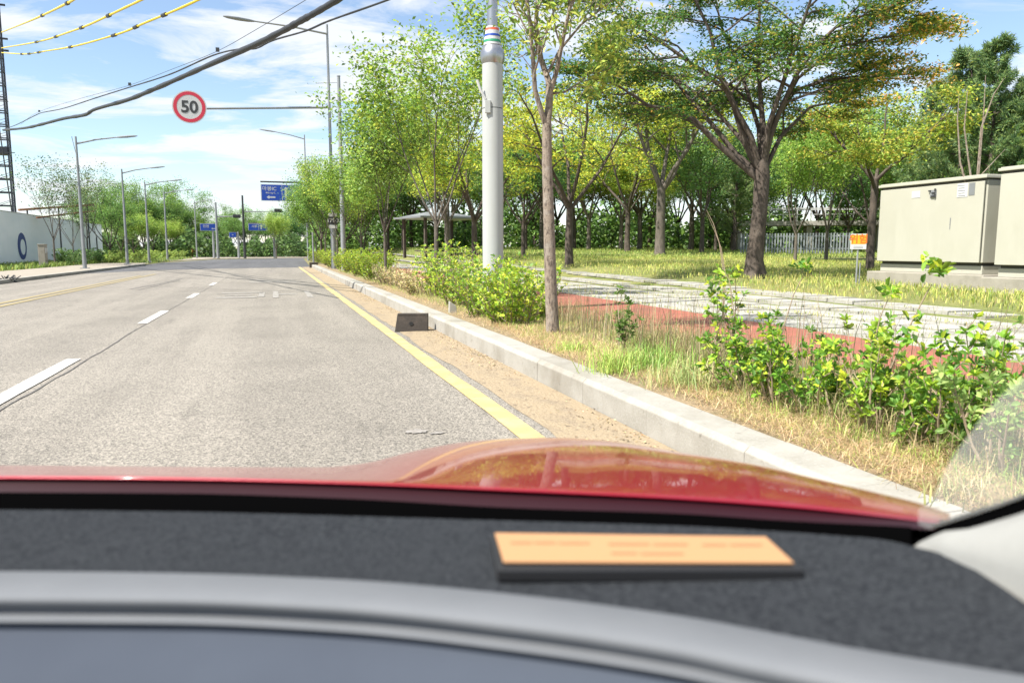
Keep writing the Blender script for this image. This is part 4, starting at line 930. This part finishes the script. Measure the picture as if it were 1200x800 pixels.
# ------------------------------------------------------------------ overhead signs and signals
def blue_sign(name, px0, px1, py0, py1, r, polepx, label, texts, arm_py, frame=True, grp=None):
    a = dist(px0, (py0+py1)/2, r); b = dist(px1, (py0+py1)/2, r); c = (a+b)/2
    pz = dist(polepx, 300, r); base = Vector((pz.x, pz.y, .15 if pz.x > 2.2 else 0)); root = empty(name, base, 0, label, 'road sign', grp)
    mag = (c-EYE).length/FPX; w_ = (b-a).length; h_ = (py1-py0)*mag; ang = math.atan2((b-a).y, (b-a).x)
    rc = c-base; za = toppix(base, arm_py)-base.z
    mb = MB(); mb.tube([(0, 0, -.1), (0, 0, za+.2)], [.16, .12], 12); mb.build('post', M['galv'], root, smooth=True)
    mb = MB(); lft = Vector((a.x-base.x, a.y-base.y, za)); mb.tube([(0, 0, za), lft], [.11, .09], 10); mb.build('arm', M['dark_steel'] if frame else M['galv'], root, smooth=True)
    Mx = Matrix.Translation(rc+Vector((0, -.15, 0))) @ Matrix.Rotation(ang, 4, 'Z')
    mb = MB(); mb.box((0, .03, 0), (w_, .04, h_)); pn = mb.build('panel', M['sign_white'], root); pn.matrix_local = Mx
    mb = MB(); mb.box((0, .004, 0), (w_-.10*h_, .012, h_*.92)); fl = mb.build('blue_field', M['sign_blue'], pn)
    Rt = Matrix.Rotation(R(90), 4, 'X')
    for s, x, z, sz in texts:
        if s == '^': mb = MB(); mb.box((x*w_, -.006, z*h_-.06*h_), (.05*w_, .006, .5*h_)); mb.prism([(x*w_-.07*w_, -.009, z*h_+.17*h_), (x*w_+.07*w_, -.009, z*h_+.17*h_), (x*w_, -.009, z*h_+.36*h_)], (0, .006, 0)); mb.build('arrow', M['sign_white'], pn)
        elif s == '<': mb = MB(); mb.box((x*w_+.03*w_, -.006, z*h_), (.16*w_, .006, .09*h_)); mb.prism([(x*w_-.05*w_, -.009, z*h_-.11*h_), (x*w_-.05*w_, -.009, z*h_+.11*h_), (x*w_-.12*w_, -.009, z*h_)], (0, .006, 0)); mb.build('arrow', M['sign_white'], pn)
        elif s == '|': mb = MB(); mb.box((x*w_, -.006, 0), (.012*w_, .006, h_*.9)); mb.build('divider', M['sign_white'], pn)
        else: text_mesh(s, sz*h_, 'lettering', M['sign_white'], pn, Matrix.Translation((x*w_, -.006, z*h_)) @ Rt, bold=.012*sz)
    return root
blue_sign('direction_sign', 305.5, 350, 217, 235, 88, 366, 'large blue overhead direction sign hanging partly behind the roadside leaves', [('마봉IC', -.27, .22, .30), ('Mabong IC', -.24, -.02, .13), ('<', -.23, -.28, 0), ('|', .06, 0, 0), ('^', .16, 0, 0), ('송도', .36, .2, .2), ('Songdo', .36, -.02, .11), ('시청', .36, -.25, .2)], 214.3)
blue_sign('direction_sign', 291, 314, 262.5, 270, 101, 322, 'small blue direction sign right of the dark signal mast', [('시청', -.2, .1, .4), ('^', .15, 0, 0), ('|', .02, 0, 0)], 262.0)
blue_sign('direction_sign', 234.5, 254.5, 262.5, 270, 101, 251, 'small blue direction sign with a white patch left of the grey pole', [('인천', -.15, .1, .45), ('<', .28, -.2, 0)], 263.5)
blue_sign('direction_sign', 268.5, 277, 272.5, 278, 103, 280, 'tiny blue sign low between the two signal poles', [('<', 0, 0, 0)], 273.5)
def signal(px, pytop, r, arm_py, head_px0, head_px1, head_py, label, lean=0, dark=True):
    p = dist(px, 300, r); base = Vector((p.x, p.y, 0)); root = empty('traffic_signal', base, 0, label, 'traffic signal')
    zt = toppix(base, pytop); za = toppix(base, arm_py); mag = (base-EYE).length/FPX
    mb = MB(); mb.tube([(0, 0, -.1), (0, 0, zt)], [.17, .11], 12); mb.build('mast', M['dark_steel'] if dark else M['galv'], root, smooth=True)
    e = dist(head_px1, arm_py, r)-base; s0 = dist(head_px0, arm_py, r)-base; e.z = s0.z = za
    mb = MB(); mb.tube([(0, 0, za-.1), e], [.08, .05], 8); mb.build('arm', M['galv'], root, smooth=True)
    c = (e+s0)/2; c.z = toppix(base, head_py); L = (e-s0).length
    mb = MB(); mb.box(c, (L, .22, .42)); hd = mb.build('signal_head', M['black'], root, bevel=.04)
    for k in range(4):
        x = c.x-L/2+L*(k+.5)/4; mb = MB(); mb.tube([(x, c.y-.11, c.z), (x, c.y-.20, c.z)], [.12, .13], 12); mb.build('lens', M['dark_steel'], hd)
signal(287, 229, 100, 247, 321.5, 331, 246, 'dark traffic signal mast in the middle of the crossing, arm pointing right')
signal(255.5, 237, 98, 253, 273, 282, 253, 'slimmer grey signal pole left of the dark mast, arm pointing right', dark=False)

# ------------------------------------------------------------------ left side
def left_lamp(px, X, ptop, hx, hy, parm, label):
    p = atX(px, X, .12); root = empty('street_lamp', p, 0, label, 'street lamp', 'street lamps along the left kerb')
    zt = toppix(p, ptop)-p.z; za = toppix(p, parm)-p.z; mag = (p-EYE).length
    mb = MB(); mb.tube([(0, 0, -.1), (0, 0, 1.2), (0, 0, zt)], [.11, .09, .05], 10); mb.build('post', M['galv'], root, smooth=True)
    mb = MB(); mb.box((0, 0, .02), (.4, .4, .04)); mb.build('base_plate', M['galv'], root)
    e = dist(hx, hy, math.hypot(p.x, p.y))-p
    lamp_arm(root, Vector((0, 0, za)), Vector((e.x, e.y, 0)), e.z-za, 1.0)
left_lamp(99.5, -9.7, 160, 137, 161, 168.5, 'nearest of the left lamp posts, standing at the end of the white hoarding')
left_lamp(149.5, -9.7, 198, 175, 197, 203, 'second left lamp post, rising from the leafy roadside trees')
left_lamp(175, -9.7, 213, 198, 212, 217, 'third left lamp post, just right of the second')
left_lamp(196.5, -9.7, 224, 215, 223, 227, 'fourth left lamp post above the roadside trees')
left_lamp(231, -9.7, 236, 240, 235, 238, 'farthest left lamp post, tiny over the trees')
p = atX(361.5, 2.9, .2); root = empty('street_lamp', p, 0, 'far right hand lamp post whose curved arm shows left of the leaves', 'street lamp')
zt = toppix(p, 158)-p.z; mb = MB(); mb.tube([(0, 0, -.1), (0, 0, zt)], [.10, .05], 10); mb.build('post', M['galv'], root, smooth=True)
e = dist(322, 154.5, math.hypot(p.x, p.y))-p; lamp_arm(root, Vector((0, 0, toppix(p, 163)-p.z)), Vector((e.x, e.y, 0)), e.z-(toppix(p, 163)-p.z), 1.3)
# hoarding with round emblem
WX = -15.6
a = atX(-60, WX, .1); b = atX(121, WX, .1)
hz = toppix(b, 263.5)
a.y = a.y-3
root = empty('site_hoarding', (WX, (a.y+b.y)/2, .1), 0, 'long white site hoarding with a round blue emblem left of the road', 'hoarding'); L = b.y-a.y; HH = hz-.1
mb = MB(); y = -L/2; k = 0
while y < L/2-.1:
    mb.box((0, y+.6, HH/2), (.05, 1.192, HH-.006*(k % 2))); y += 1.2; k += 1
mb.box((-.05, 0, HH/2-.05), (.04, L, HH-.3)); mb.build('panel', M['wall'], root)
mb = MB(); mb.box((0, 0, HH+.02), (.09, L, .05)); mb.build('top_rail', M['sign_white'], root)
d = ray(26, 288.5); tt = (WX+.03-EYE.x)/d.x; g = EYE+d*tt-root.location
mb = MB(); n = 36; V = []
for rr_, xx in ((.52, .032), (.88, .032), (.88, .04), (.52, .04)):
    for j in range(n): V.append((xx, g.y+rr_*math.cos(6.2832*j/n)+(.15 if rr_ < .6 else 0), g.z+rr_*.98*math.sin(6.2832*j/n)-(.05 if rr_ < .6 else 0)))
mb.add(V, [(a_*n+j, a_*n+(j+1) % n, ((a_+1) % 4)*n+(j+1) % n, ((a_+1) % 4)*n+j) for a_ in range(4) for j in range(n)]); mb.build('emblem', M['logo'], root)
# small cabinet beside the road
p = atX(51.5, -12.8, .1); root = empty('roadside_box', p, 0, 'small grey control box with papers stuck on it before the hoarding', 'control box')
zt = toppix(p, 287)-p.z; w_ = 10/FPX*(p-EYE).length
mb = MB(); mb.box((0, 0, zt/2), (.35, w_*.9, zt)); mb.box((0, 0, zt+.02), (.4, w_, .05)); mb.build('housing', M['box_base'], root, bevel=.02)
mb = MB(); mb.box((.18, -.1, zt*.75), (.01, .2, .3)); mb.box((.18, .16, zt*.78), (.01, .14, .22)); mb.build('paper', M['sign_white'], root)
mb = MB(); mb.box((.181, 0, zt*.3), (.012, w_*.7, .02)); mb.build('seam', M['dark_gap'], root)
p = gnd(8, 331); mb = MB()
for k in range(22): mb.tube([(random.gauss(0, .12), random.gauss(0, .1), 0), (random.gauss(0, .22), random.gauss(0, .2), .12+random.random()*.15)], [.04, .012], 5)
o = mb.build('debris_heap', M['dark_steel'], None); o.location = (p.x, p.y, .0); tag(o, 'small dark heap of debris at the left road edge', 'debris')
# red sign board and white things under left trees
p = atX(231.5, -11, 0); root = empty('red_board', p, .2, 'small red board with a white mark under the far left trees', 'sign')
zt = toppix(p, 288)-p.z; mb = MB(); mb.box((0, 0, zt-.55), (1.6, .06, 1.1)); mb.build('panel', M['sign_red'], root); mb = MB(); mb.box((0, -.035, zt-.6), (.4, .01, .6)); mb.build('mark', M['sign_white'], root)
mb = MB(); mb.tube([(-.6, .05, 0), (-.6, .05, zt)], [.04, .04], 6); mb.tube([(.6, .05, 0), (.6, .05, zt)], [.04, .04], 6); mb.build('post', M['galv'], root)
# lattice pylon behind the hoarding
p = dist(11, 300, 64); p.z = 0; root = empty('lattice_mast', p, .15, 'dark steel lattice mast rising behind the hoarding at the left edge', 'mast')
zt = 26; wA = .52; mb = MB()
def lean(z): return -.018*z
for a in (-1, 1):
    for b in (-1, 1): mb = MB(); mb.box((a*wA+0, b*wA, zt/2), (.11, .11, zt)); mb.build('upright', M['pylon'], root)
mb = MB(); z = .5; k = 0
while z < zt:
    for s in (-1, 1):
        mb.box((0, s*wA, z), (2*wA, .07, .08)); mb.box((s*wA, 0, z+.003), (.07, 2*wA, .08))
        if k % 1 == 0:
            mb.tube([(-wA, s*wA, z), (wA, s*wA, z+.42)], [.018, .018], 4); mb.tube([(s*wA, -wA, z), (s*wA, wA, z+.42)], [.018, .018], 4)
    z += .92; k += 1
mb.build('bracing', M['pylon'], root)
z = toppix(p, 177); mb = MB(); mb.box((0, 0, z), (1.15, 1.15, .5)); mb.build('junction_box', M['pylon'], root)
for py in (44, 58, 4): zq = toppix(p, py); mb = MB(); mb.box((0, 0, zq), (1.9, .1, .12)); mb.build('cross_arm', M['pylon'], root)
mast = root
p2 = dist(22.5, 300, 63); p2.z = 0; root = empty('thin_mast', p2, 0, 'thin guy wire pole with short side rungs right beside the lattice mast', 'mast')
mb = MB(); mb.tube([(0, 0, 0), (-.55, 0, 9), (-1.1, 0, 22)], [.045, .04, .03], 6); mb.build('pole', M['dark_steel'], root)
mb = MB()
for py in (119, 179): zq = toppix(p2, py); mb.box((-.045*zq+.1, 0, zq), (1.0, .05, .05))
mb.build('rung', M['dark_steel'], root)
# orange-brown beam (crane jib lying) behind the hoarding
p = dist(60, 246, 60); a = dist(22, 246, 60); b = dist(110, 240, 64)
root = empty('site_beam', Vector((p.x, p.y, 0)), 0, 'brown steel beam framework showing above the hoarding', 'beam'); M['rust'] = mat('rusty_beam', (.30, .15, .07), .8, noise=[(3, (.2, .09, .05), .4, .6)])
mb = MB(); o_ = Vector((p.x, p.y, 0)); mb.tube([a-o_, b-o_], [.08, .08], 6); mb.tube([a-o_+Vector((1, 0, -.5)), b-o_+Vector((0, 0, -.45))], [.06, .06], 6); mb.build('beam', M['rust'], root)
mb = MB()
for t in (.1, .5, .9): q = (a-o_).lerp(b-o_, t); mb.tube([Vector((q.x, q.y, 0)), q], [.05, .05], 6)
mb.build('support', M['dark_steel'], root)
# thin dark tower pole behind leaves at 345..: leaning guy near first lamp
p = atX(115, -14.5, .1); a = dist(84, 160, math.hypot(p.x, p.y))-p
root = empty('leaning_guy_pole', p, 0, 'thin dark wire leaning behind the nearest left lamp post', 'wire'); mb = MB(); mb.tube([Vector((0, 0, 2)), a], [.02, .02], 5); mb.build('wire', M['dark_steel'], root)
mb = MB(); mb.tube([(0, 0, 0), (0, 0, 2.1)], [.05, .05], 6); mb.build('post', M['dark_steel'], root)

# ------------------------------------------------------------------ overhead cables
def span(P, d0, d1, r, name, m, label, wob=0, n=8, extra=None, cat='cable'):
    """points run from the mast (range d0) to above the car (range d1); 1/range is linear in the picture, i.e. a straight plan line"""
    x0, x1 = P[0][0], P[-1][0]; pts = []; rad = []
    Q = []
    for i in range(len(P)-1):
        k = 6
        for j in range(k):
            t = j/k; a, b = P[i], P[i+1]
            p_ = P[i-1] if i else (2*a[0]-b[0], 2*a[1]-b[1]); n_ = P[i+2] if i+2 < len(P) else (2*b[0]-a[0], 2*b[1]-a[1])
            Q.append(tuple(.5*(2*a[c]+(b[c]-p_[c])*t+(2*p_[c]-5*a[c]+4*b[c]-n_[c])*t*t+(3*a[c]-p_[c]-3*b[c]+n_[c])*t**3) for c in (0, 1)))
    Q.append(P[-1])
    for (a, b) in Q:
        t = (a-x0)/(x1-x0); rr = 1/((1-t)/d0+t/d1); pts.append(dist(a, b, rr)); rad.append(r*random.uniform(1-wob, 1+wob))
    o = pts[0].copy(); root = empty(name, o, 0, label, cat)
    mb = MB(); mb.tube([q-o for q in pts], rad, n); mb.build('sheath', m, root, smooth=True)
    return root, [q-o for q in pts], Q
span([(4, 152.5), (30, 150), (50, 145.5), (75, 139), (100, 134.5), (112, 128), (150, 117), (175, 107), (212, 91), (250, 74), (300, 52), (334, 35), (350, 26), (370, 15), (395, 0), (450, -36)], 56, 13, .062, 'thick_cable', M['cable'], 'thick dark bundled cable swooping from the mast to the top of the picture', wob=.13, n=10)
span([(6, 151), (20, 146), (40, 136), (50, 132), (75, 127), (112, 115), (150, 103), (200, 87), (250, 65), (282, 57.5), (300, 57), (320, 47.5), (358, 36.5), (380, 27), (400, 19.5), (455, 0), (520, -26)], 56, 12.5, .020, 'thin_cable', M['cable'], 'thinner dark cable running just above then below the thick bundle', wob=.1, n=8)
r1, pp, Q = span([(24, 146), (46, 131), (100, 114), (152, 100), (205, 80), (255, 60), (300, 35), (362, -2), (400, -26)], 54, 14, .006, 'clip_wire', M['dark_steel'], 'hair thin wire with tiny clips above the other dark cables', n=5)
for i in (6, 18, 30): mb = MB(); mb.box(pp[i]+Vector((0, 0, .03)), (.08, .05, .09)); mb.build('clip', M['dark_steel'], r1)
YL = [([(2, 38), (37, 24), (60, 13.5), (77, 5), (88, -1), (120, -22)], 'uppermost yellow sleeved wire with dark bands at the top left corner', [.33, .66]),
      ([(2, 56.5), (35, 51), (55, 46.5), (72, 41), (100, 31), (120, 22), (143, 11), (168, -1), (200, -18)], 'middle yellow sleeved wire with dark bands at the top left', [.18, .35, .49, .7]),
      ([(2, 62), (30, 63.5), (54, 60), (89, 54), (129, 43), (150, 36), (170, 27), (204, 13), (235, -1), (270, -18)], 'lowest yellow sleeved wire with dark bands at the top left', [.11, .15, .19, .33, .48, .63, .76])]
for P, lb, bands in YL:
    root, pp, Q = span(P, 55, 17, .028, 'yellow_wire', M['yellow'], lb, wob=.12, n=8, cat='wire')
    for t in bands:
        i = int(t*(len(pp)-2)); u = (pp[i+1]-pp[i]).normalized(); mb = MB(); L_ = .09+.25*(1-t); mb.tube([pp[i]-u*L_, pp[i]+u*L_], [.05, .05], 8); mb.build('band', M['cable'], root)

# ------------------------------------------------------------------ the car the picture is taken from
def curve(pts):
    xs = [p[0] for p in pts]; ys = [p[1] for p in pts]; n = len(xs)
    m = [0]*n
    for i in range(n):
        if i == 0: m[i] = (ys[1]-ys[0])/(xs[1]-xs[0])
        elif i == n-1: m[i] = (ys[-1]-ys[-2])/(xs[-1]-xs[-2])
        else:
            a = (ys[i]-ys[i-1])/(xs[i]-xs[i-1]); b = (ys[i+1]-ys[i])/(xs[i+1]-xs[i]); m[i] = 0 if a*b <= 0 else 2*a*b/(a+b)
    def f(x):
        if x <= xs[0]: return ys[0]+m[0]*(x-xs[0])
        if x >= xs[-1]: return ys[-1]+m[-1]*(x-xs[-1])
        i = max(k for k in range(n-1) if xs[k] <= x); h = xs[i+1]-xs[i]; t = (x-xs[i])/h
        return (2*t**3-3*t*t+1)*ys[i]+(t**3-2*t*t+t)*h*m[i]+(-2*t**3+3*t*t)*ys[i+1]+(t**3-t*t)*h*m[i+1]
    return f
SIL = curve([(-300, 547), (0, 545), (200, 546.5), (380, 547), (430, 542), (470, 532), (500, 525), (550, 517), (600, 513.5), (650, 512.5), (700, 515), (800, 530), (880, 543), (960, 561), (1024, 576), (1080, 590), (1115, 602)])
RLN = curve([(-300, 556), (0, 557), (200, 558.5), (400, 563), (600, 571), (800, 581), (900, 588), (1000, 598), (1080, 608), (1115, 612)])
BST = curve([(-300, 577), (0, 578), (200, 579), (400, 585), (600, 596), (800, 603), (920, 611), (1000, 615), (1060, 618), (1090, 620)])
BEN = curve([(-300, 597), (0, 598), (200, 600), (400, 605), (600, 611), (800, 617), (920, 624), (1000, 630), (1040, 635), (1070, 642), (1110, 652), (1160, 680), (1260, 750)])
RDG = curve([(-300, 669), (0, 667.5), (200, 669.5), (400, 677), (600, 694), (800, 720), (920, 742), (1000, 757), (1200, 789), (1330, 810)])
GRV = curve([(-300, 716), (0, 717), (200, 718.5), (400, 728), (600, 750), (800, 781), (870, 797), (1000, 825), (1200, 872), (1330, 905)])
car = empty('car', (-.2, -1.2, 0), 0, 'red car seen from its own dashboard, bonnet and black windscreen edge in front', 'car')
O = car.location
def dep(px, py):
    d = ray(px, py); h = math.hypot(d.x, d.y); return -d.z/h, Vector((d.x/h, d.y/h, 0)), math.atan2(d.x, d.y)
M['car_paint'] = mat('red_car_paint', (.27, .0018, .017), .30, .2, spec=.3, coat=.7)
M['cowl'] = mat('black_cowl', (.0015, .0015, .0016), 1, spec=0)
M['dash'] = mat('dash_fabric', (.020, .022, .026), .98, spec=.05, noise=[(260, (.042, .046, .051), .42, .62), (70, (.034, .037, .042), .5, .68)], bump=(500, .8, .003))
M['ridge'] = mat('grey_soft_plastic', (.150, .157, .168), .95, spec=.1, noise=[(14, (.138, .145, .156), .4, .7)], bump=(900, .15, .001))
M['lower'] = mat('blue_grey_plastic', (.058, .068, .088), .9, spec=.1, noise=[(6, (.052, .061, .080), .4, .7)])
M['trim'] = mat('pale_pillar_cloth', (.26, .26, .245), .9, noise=[(30, (.24, .24, .226), .4, .7)], bump=(400, .2, .002))
cols = list(np.arange(-300, 1122, 9.0)); ZR = .90
rows = []; edge = []; mar = []
for px in cols:
    ts, us, azs = dep(px, SIL(px)); tr_, ur, azr = dep(px, RLN(px)); r0 = (1.15-ZR)/tr_
    rs = 1.70 if azs < .05 else min(1.70, .67/math.sin(max(azs, .05)))
    rs = 1/(1/rs**6+1/2.1**6)**(1/6); rs = max(rs, r0+.10)
    k = r0*max(tr_-ts, .0005)/(r0-rs)**2
    c = []
    for i in range(13): # rear edge to the silhouette
        r = r0+(rs-r0)*(i/12); u = ur.lerp(us, i/12).normalized(); c.append(Vector((0, 0, 1.15))+u*r-Vector((0, 0, r*ts+k*(r-rs)**2)))
    side = sm(.30, .55, azs); k2 = max(k, .5+side*5)
    for i in range(1, 9):
        r = rs+(.62-.28*side)*(i/8); c.append(Vector((0, 0, 1.15))+us*r-Vector((0, 0, r*ts+k2*(r-rs)**2)))
    # rolled rear edge down into the cowl
    e0 = c[0]; tb, ub, _ = dep(px, BST(px)); rb = r0-.022; e2 = Vector((0, 0, 1.15))+ub*rb-Vector((0, 0, rb*tb)); lip = e0+(e0-c[1]).normalized()*.004-Vector((0, 0, .001))
    em = e0.lerp(e2, .22); rows.append([p-O for p in ([em+ur*.004, em, e0.lerp(e2, .08)-ur*.003, lip]+c)]); edge.append((px, r0, e2)); mar.append([p-O for p in (em+ur*.012, em+ur*.010-Vector((0, 0, .001)), em.lerp(e2, .5)+ur*.006, e2)])
mb = MB(); mb.grid(rows); bo = mb.build('bonnet', M['car_paint'], car, smooth=True)
bo.data.polygons.foreach_set('use_smooth', [True]*len(bo.data.polygons))
ss = bo.modifiers.new('s', 'SUBSURF'); ss.levels = ss.render_levels = 1
M['maroon'] = mat('painted_red_reflection', (.020, .003, .006), .45, spec=.3)  # band below the lip: dark wine paints in the red reflected in black
mb = MB(); mb.grid(mar); mb.build('reflection_band', M['maroon'], car, smooth=True)
# black cowl between bonnet and dash
cr = []; dr_ = []; rg = []; lo = []; gp = []
for px, r0, e2 in edge:
    if px > 1072: continue
    tb, ub, _ = dep(px, BEN(px)); r1_ = r0-.085; pe = Vector((0, 0, 1.15))+ub*r1_-Vector((0, 0, r1_*tb))
    tb1, ub1, _ = dep(px, BST(px)-1.5); ra = r0-.024
    pa = Vector((0, 0, 1.15))+ub1*ra-Vector((0, 0, ra*tb1))
    cr.append([q-O for q in (pa, pa.lerp(pe, .3)-Vector((0, 0, .004)), pa.lerp(pe, .7)-Vector((0, 0, .004)), pe-Vector((0, 0, .001)))]); gp.append(pa)
mb = MB(); mb.grid(cr); mb.build('cowl', M['cowl'], car, smooth=True)
def r0f(px):
    tr_, ur, azr = dep(px, RLN(min(px, 1115))); return (1.15-ZR)/tr_
def onz(px, py, z): t, u, _ = dep(px, py); return Vector((0, 0, 1.15))+u*((1.15-z)/t)-Vector((0, 0, 1.15-z))
for px in np.arange(-300, 1340, 16.0):
    t, u, az = dep(px, BEN(px)-1); r1_ = r0f(px)-.083
    if px > 1000: r1_ = ((1.15-ZC)/t)
    else: ZC = 1.15-r1_*t
    a = Vector((0, 0, 1.15))+u*r1_-Vector((0, 0, r1_*t)); b = onz(px, RDG(px)+8, .893)
    if px > 1000: a = onz(px, BEN(px)-2, ZC)
    if BEN(px) > RDG(px)-3: a = onz(px, RDG(px)-3, .893)
    dr_.append([a.lerp(b, i/6)+Vector((0, 0, .006*math.sin(math.pi*i/6)*0)) -O for i in range(7)])
    g0 = RDG(px); g1 = GRV(px); w_ = g1-g0
    rg.append([q-O for q in (onz(px, g0+3, .889), onz(px, g0, .897), onz(px, g0+w_*.12, .909), onz(px, g0+w_*.35, .9155), onz(px, g0+w_*.62, .915), onz(px, g0+w_*.82, .909), onz(px, g1-2.5, .902), onz(px, g1+1.5, .899), onz(px, g1+5, .9035), onz(px, g1+10, .904), onz(px, g1+13, .901))])
    lo.append([q-O for q in (onz(px, g1+12.4, .900), onz(px, g1+16, .896), onz(px, g1+60, .885), onz(px, g1+120, .865), onz(px, g1+260, .82))])
mb = MB(); mb.grid(dr_); mb.build('dashboard', M['dash'], car, smooth=True)
for nm, gr, m_ in (('dash_hood', rg, 'ridge'), ('instrument_cover', lo, 'lower')):
    mb = MB(); mb.grid(gr); o = mb.build(nm, M[m_], car); o.data.polygons.foreach_set('use_smooth', [True]*len(o.data.polygons))
    ss = o.modifiers.new('s', 'SUBSURF'); ss.levels = ss.render_levels = 2
# right-hand windscreen edge and pillar trim
TOP = curve([(1040, 616), (1060, 618), (1085, 617), (1100, 612), (1150, 596), (1200, 578), (1260, 553), (1330, 520)])
BOT = curve([(1040, 635), (1066, 642), (1078, 634.5), (1100, 628.5), (1150, 615), (1200, 600), (1260, 579), (1330, 550)])
def onx(px, py, X): t, u, az = dep(px, py); r = X/math.sin(az); return Vector((0, 0, 1.15))+u*r-Vector((0, 0, r*t))
g = []; tg = []; 
for px in np.arange(1040, 1332, 10.0):
    a = onx(px, TOP(px), .562); b = onx(px, BOT(px)+3, .545)
    if px < 1075: b = onx(px, 643, .53); 
    g.append([q-O for q in (a+Vector((.02, 0, .004)), a, a.lerp(b, .5)+Vector((.004, 0, -.004)), b, b+Vector((0, .0, -.02)))])
mb = MB(); mb.grid(g); mb.build('windscreen_seal', M['cowl'], car, smooth=True)
DL = curve([(1070, 643), (1090, 655), (1130, 675), (1200, 712), (1260, 748), (1330, 790)])
for px in [1069, 1072, 1078]+list(np.arange(1088, 1332, 12.0)):
    a = onx(px, BOT(px) if px > 1070 else 640, .541); b = onz(px, DL(px)+2, .892)
    f = min(1, (px-1069)/40)
    bz = Vector((0, 0, .018*f))
    tg.append([q-O for q in (a+Vector((.012, .004, -.006)), a, a.lerp(b, .25)+bz*.6-Vector((.006*f, 0, 0)), a.lerp(b, .5)+bz*.8-Vector((.012*f, 0, 0)), a.lerp(b, .75)+bz*.6-Vector((.01*f, 0, 0)), b, b-Vector((0, 0, .02)))])
mb = MB(); mb.grid(tg); o = mb.build('pillar_trim', M['trim'], car); o.data.polygons.foreach_set('use_smooth', [True]*len(o.data.polygons))
# windscreen and its dusty, unwiped corner
M['glass'] = bpy.data.materials.new('clear_windscreen'); M['glass'].use_nodes = True; nt = M['glass'].node_tree; nt.nodes.clear()
t_ = N(nt, 'ShaderNodeBsdfTransparent'); t_.inputs[0].default_value = (.985, .99, .985, 1); o_ = N(nt, 'ShaderNodeOutputMaterial'); nt.links.new(t_.outputs[0], o_.inputs[0])
mb = MB(); mb.grid([[p-O+Vector((0, -.60*t, .50*t)) for t in (0, .33, .66, 1)] for p in gp]); mb.build('windscreen', M['glass'], car, smooth=True)
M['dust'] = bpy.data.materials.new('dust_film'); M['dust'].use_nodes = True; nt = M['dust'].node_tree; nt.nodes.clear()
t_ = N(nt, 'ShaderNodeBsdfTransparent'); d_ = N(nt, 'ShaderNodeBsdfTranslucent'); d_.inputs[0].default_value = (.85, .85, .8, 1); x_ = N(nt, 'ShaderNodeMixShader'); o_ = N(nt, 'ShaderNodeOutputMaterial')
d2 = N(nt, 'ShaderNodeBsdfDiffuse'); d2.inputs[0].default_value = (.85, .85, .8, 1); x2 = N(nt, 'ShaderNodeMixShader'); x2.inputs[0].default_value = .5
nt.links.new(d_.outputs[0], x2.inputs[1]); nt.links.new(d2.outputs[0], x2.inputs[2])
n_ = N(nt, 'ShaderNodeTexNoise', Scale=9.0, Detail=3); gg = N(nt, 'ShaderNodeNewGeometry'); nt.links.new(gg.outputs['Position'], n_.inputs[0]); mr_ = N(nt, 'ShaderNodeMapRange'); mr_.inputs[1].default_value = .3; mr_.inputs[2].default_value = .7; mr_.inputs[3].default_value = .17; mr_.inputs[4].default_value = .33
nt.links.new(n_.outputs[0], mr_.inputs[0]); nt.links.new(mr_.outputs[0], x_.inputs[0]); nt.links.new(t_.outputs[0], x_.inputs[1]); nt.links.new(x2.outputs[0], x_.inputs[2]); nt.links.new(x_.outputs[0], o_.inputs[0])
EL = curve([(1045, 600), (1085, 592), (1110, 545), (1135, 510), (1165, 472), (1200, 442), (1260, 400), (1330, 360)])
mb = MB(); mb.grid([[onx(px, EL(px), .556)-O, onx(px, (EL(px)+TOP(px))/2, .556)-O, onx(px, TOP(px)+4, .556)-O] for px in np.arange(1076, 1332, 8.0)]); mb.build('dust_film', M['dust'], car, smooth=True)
# orange card in a black holder lying on the dash
def onp(px, py, z=.905): return onz(px, py, z)
A_, B_, C_, D_ = onp(574, 625.5), onp(906, 630), onp(943, 667), onp(583, 667)
c = (A_+B_+C_+D_)/4; pl_ = empty('card_holder', c, 0, 'black framed holder with an orange card of blurred print lying on the dashboard', 'card holder')
mb = MB(); mb.prism([D_-c, C_-c, B_-c, A_-c], (0, 0, -.0105)); mb.build('frame', M['black'], pl_, bevel=.0015)
mb = MB(); P4 = [q-c+Vector((0, 0, .0012)) for q in (onp(580, 627), onp(897, 631.5), onp(930, 662), onp(590, 661))]; mb.prism(P4[::-1], (0, 0, .0012))
M['card'] = mat('orange_card', (.40, .215, .10), .7); cd = mb.build('card', M['card'], pl_)
M['card_ink'] = mat('card_ink', (.33, .18, .085), .7)
mb = MB()
for (x0_, x1_, y_) in [(598, 622, 637.5), (626, 650, 637.5), (654, 690, 638), (712, 760, 639), (765, 805, 639.5), (822, 850, 640), (855, 892, 640), (716, 745, 650), (750, 800, 650.5)]:
    a, b, d4, e4 = [q-c+Vector((0, 0, .0029)) for q in (onp(x0_, y_), onp(x1_, y_), onp(x1_+1, y_+2.6), onp(x0_+1, y_+2.6))]; mb.prism([e4, d4, b, a], (0, 0, .0002))
mb.build('print_line', M['card_ink'], pl_)
for o in bpy.data.objects:
    if 'used' in o: del o['used']
print('done', len(bpy.data.objects))
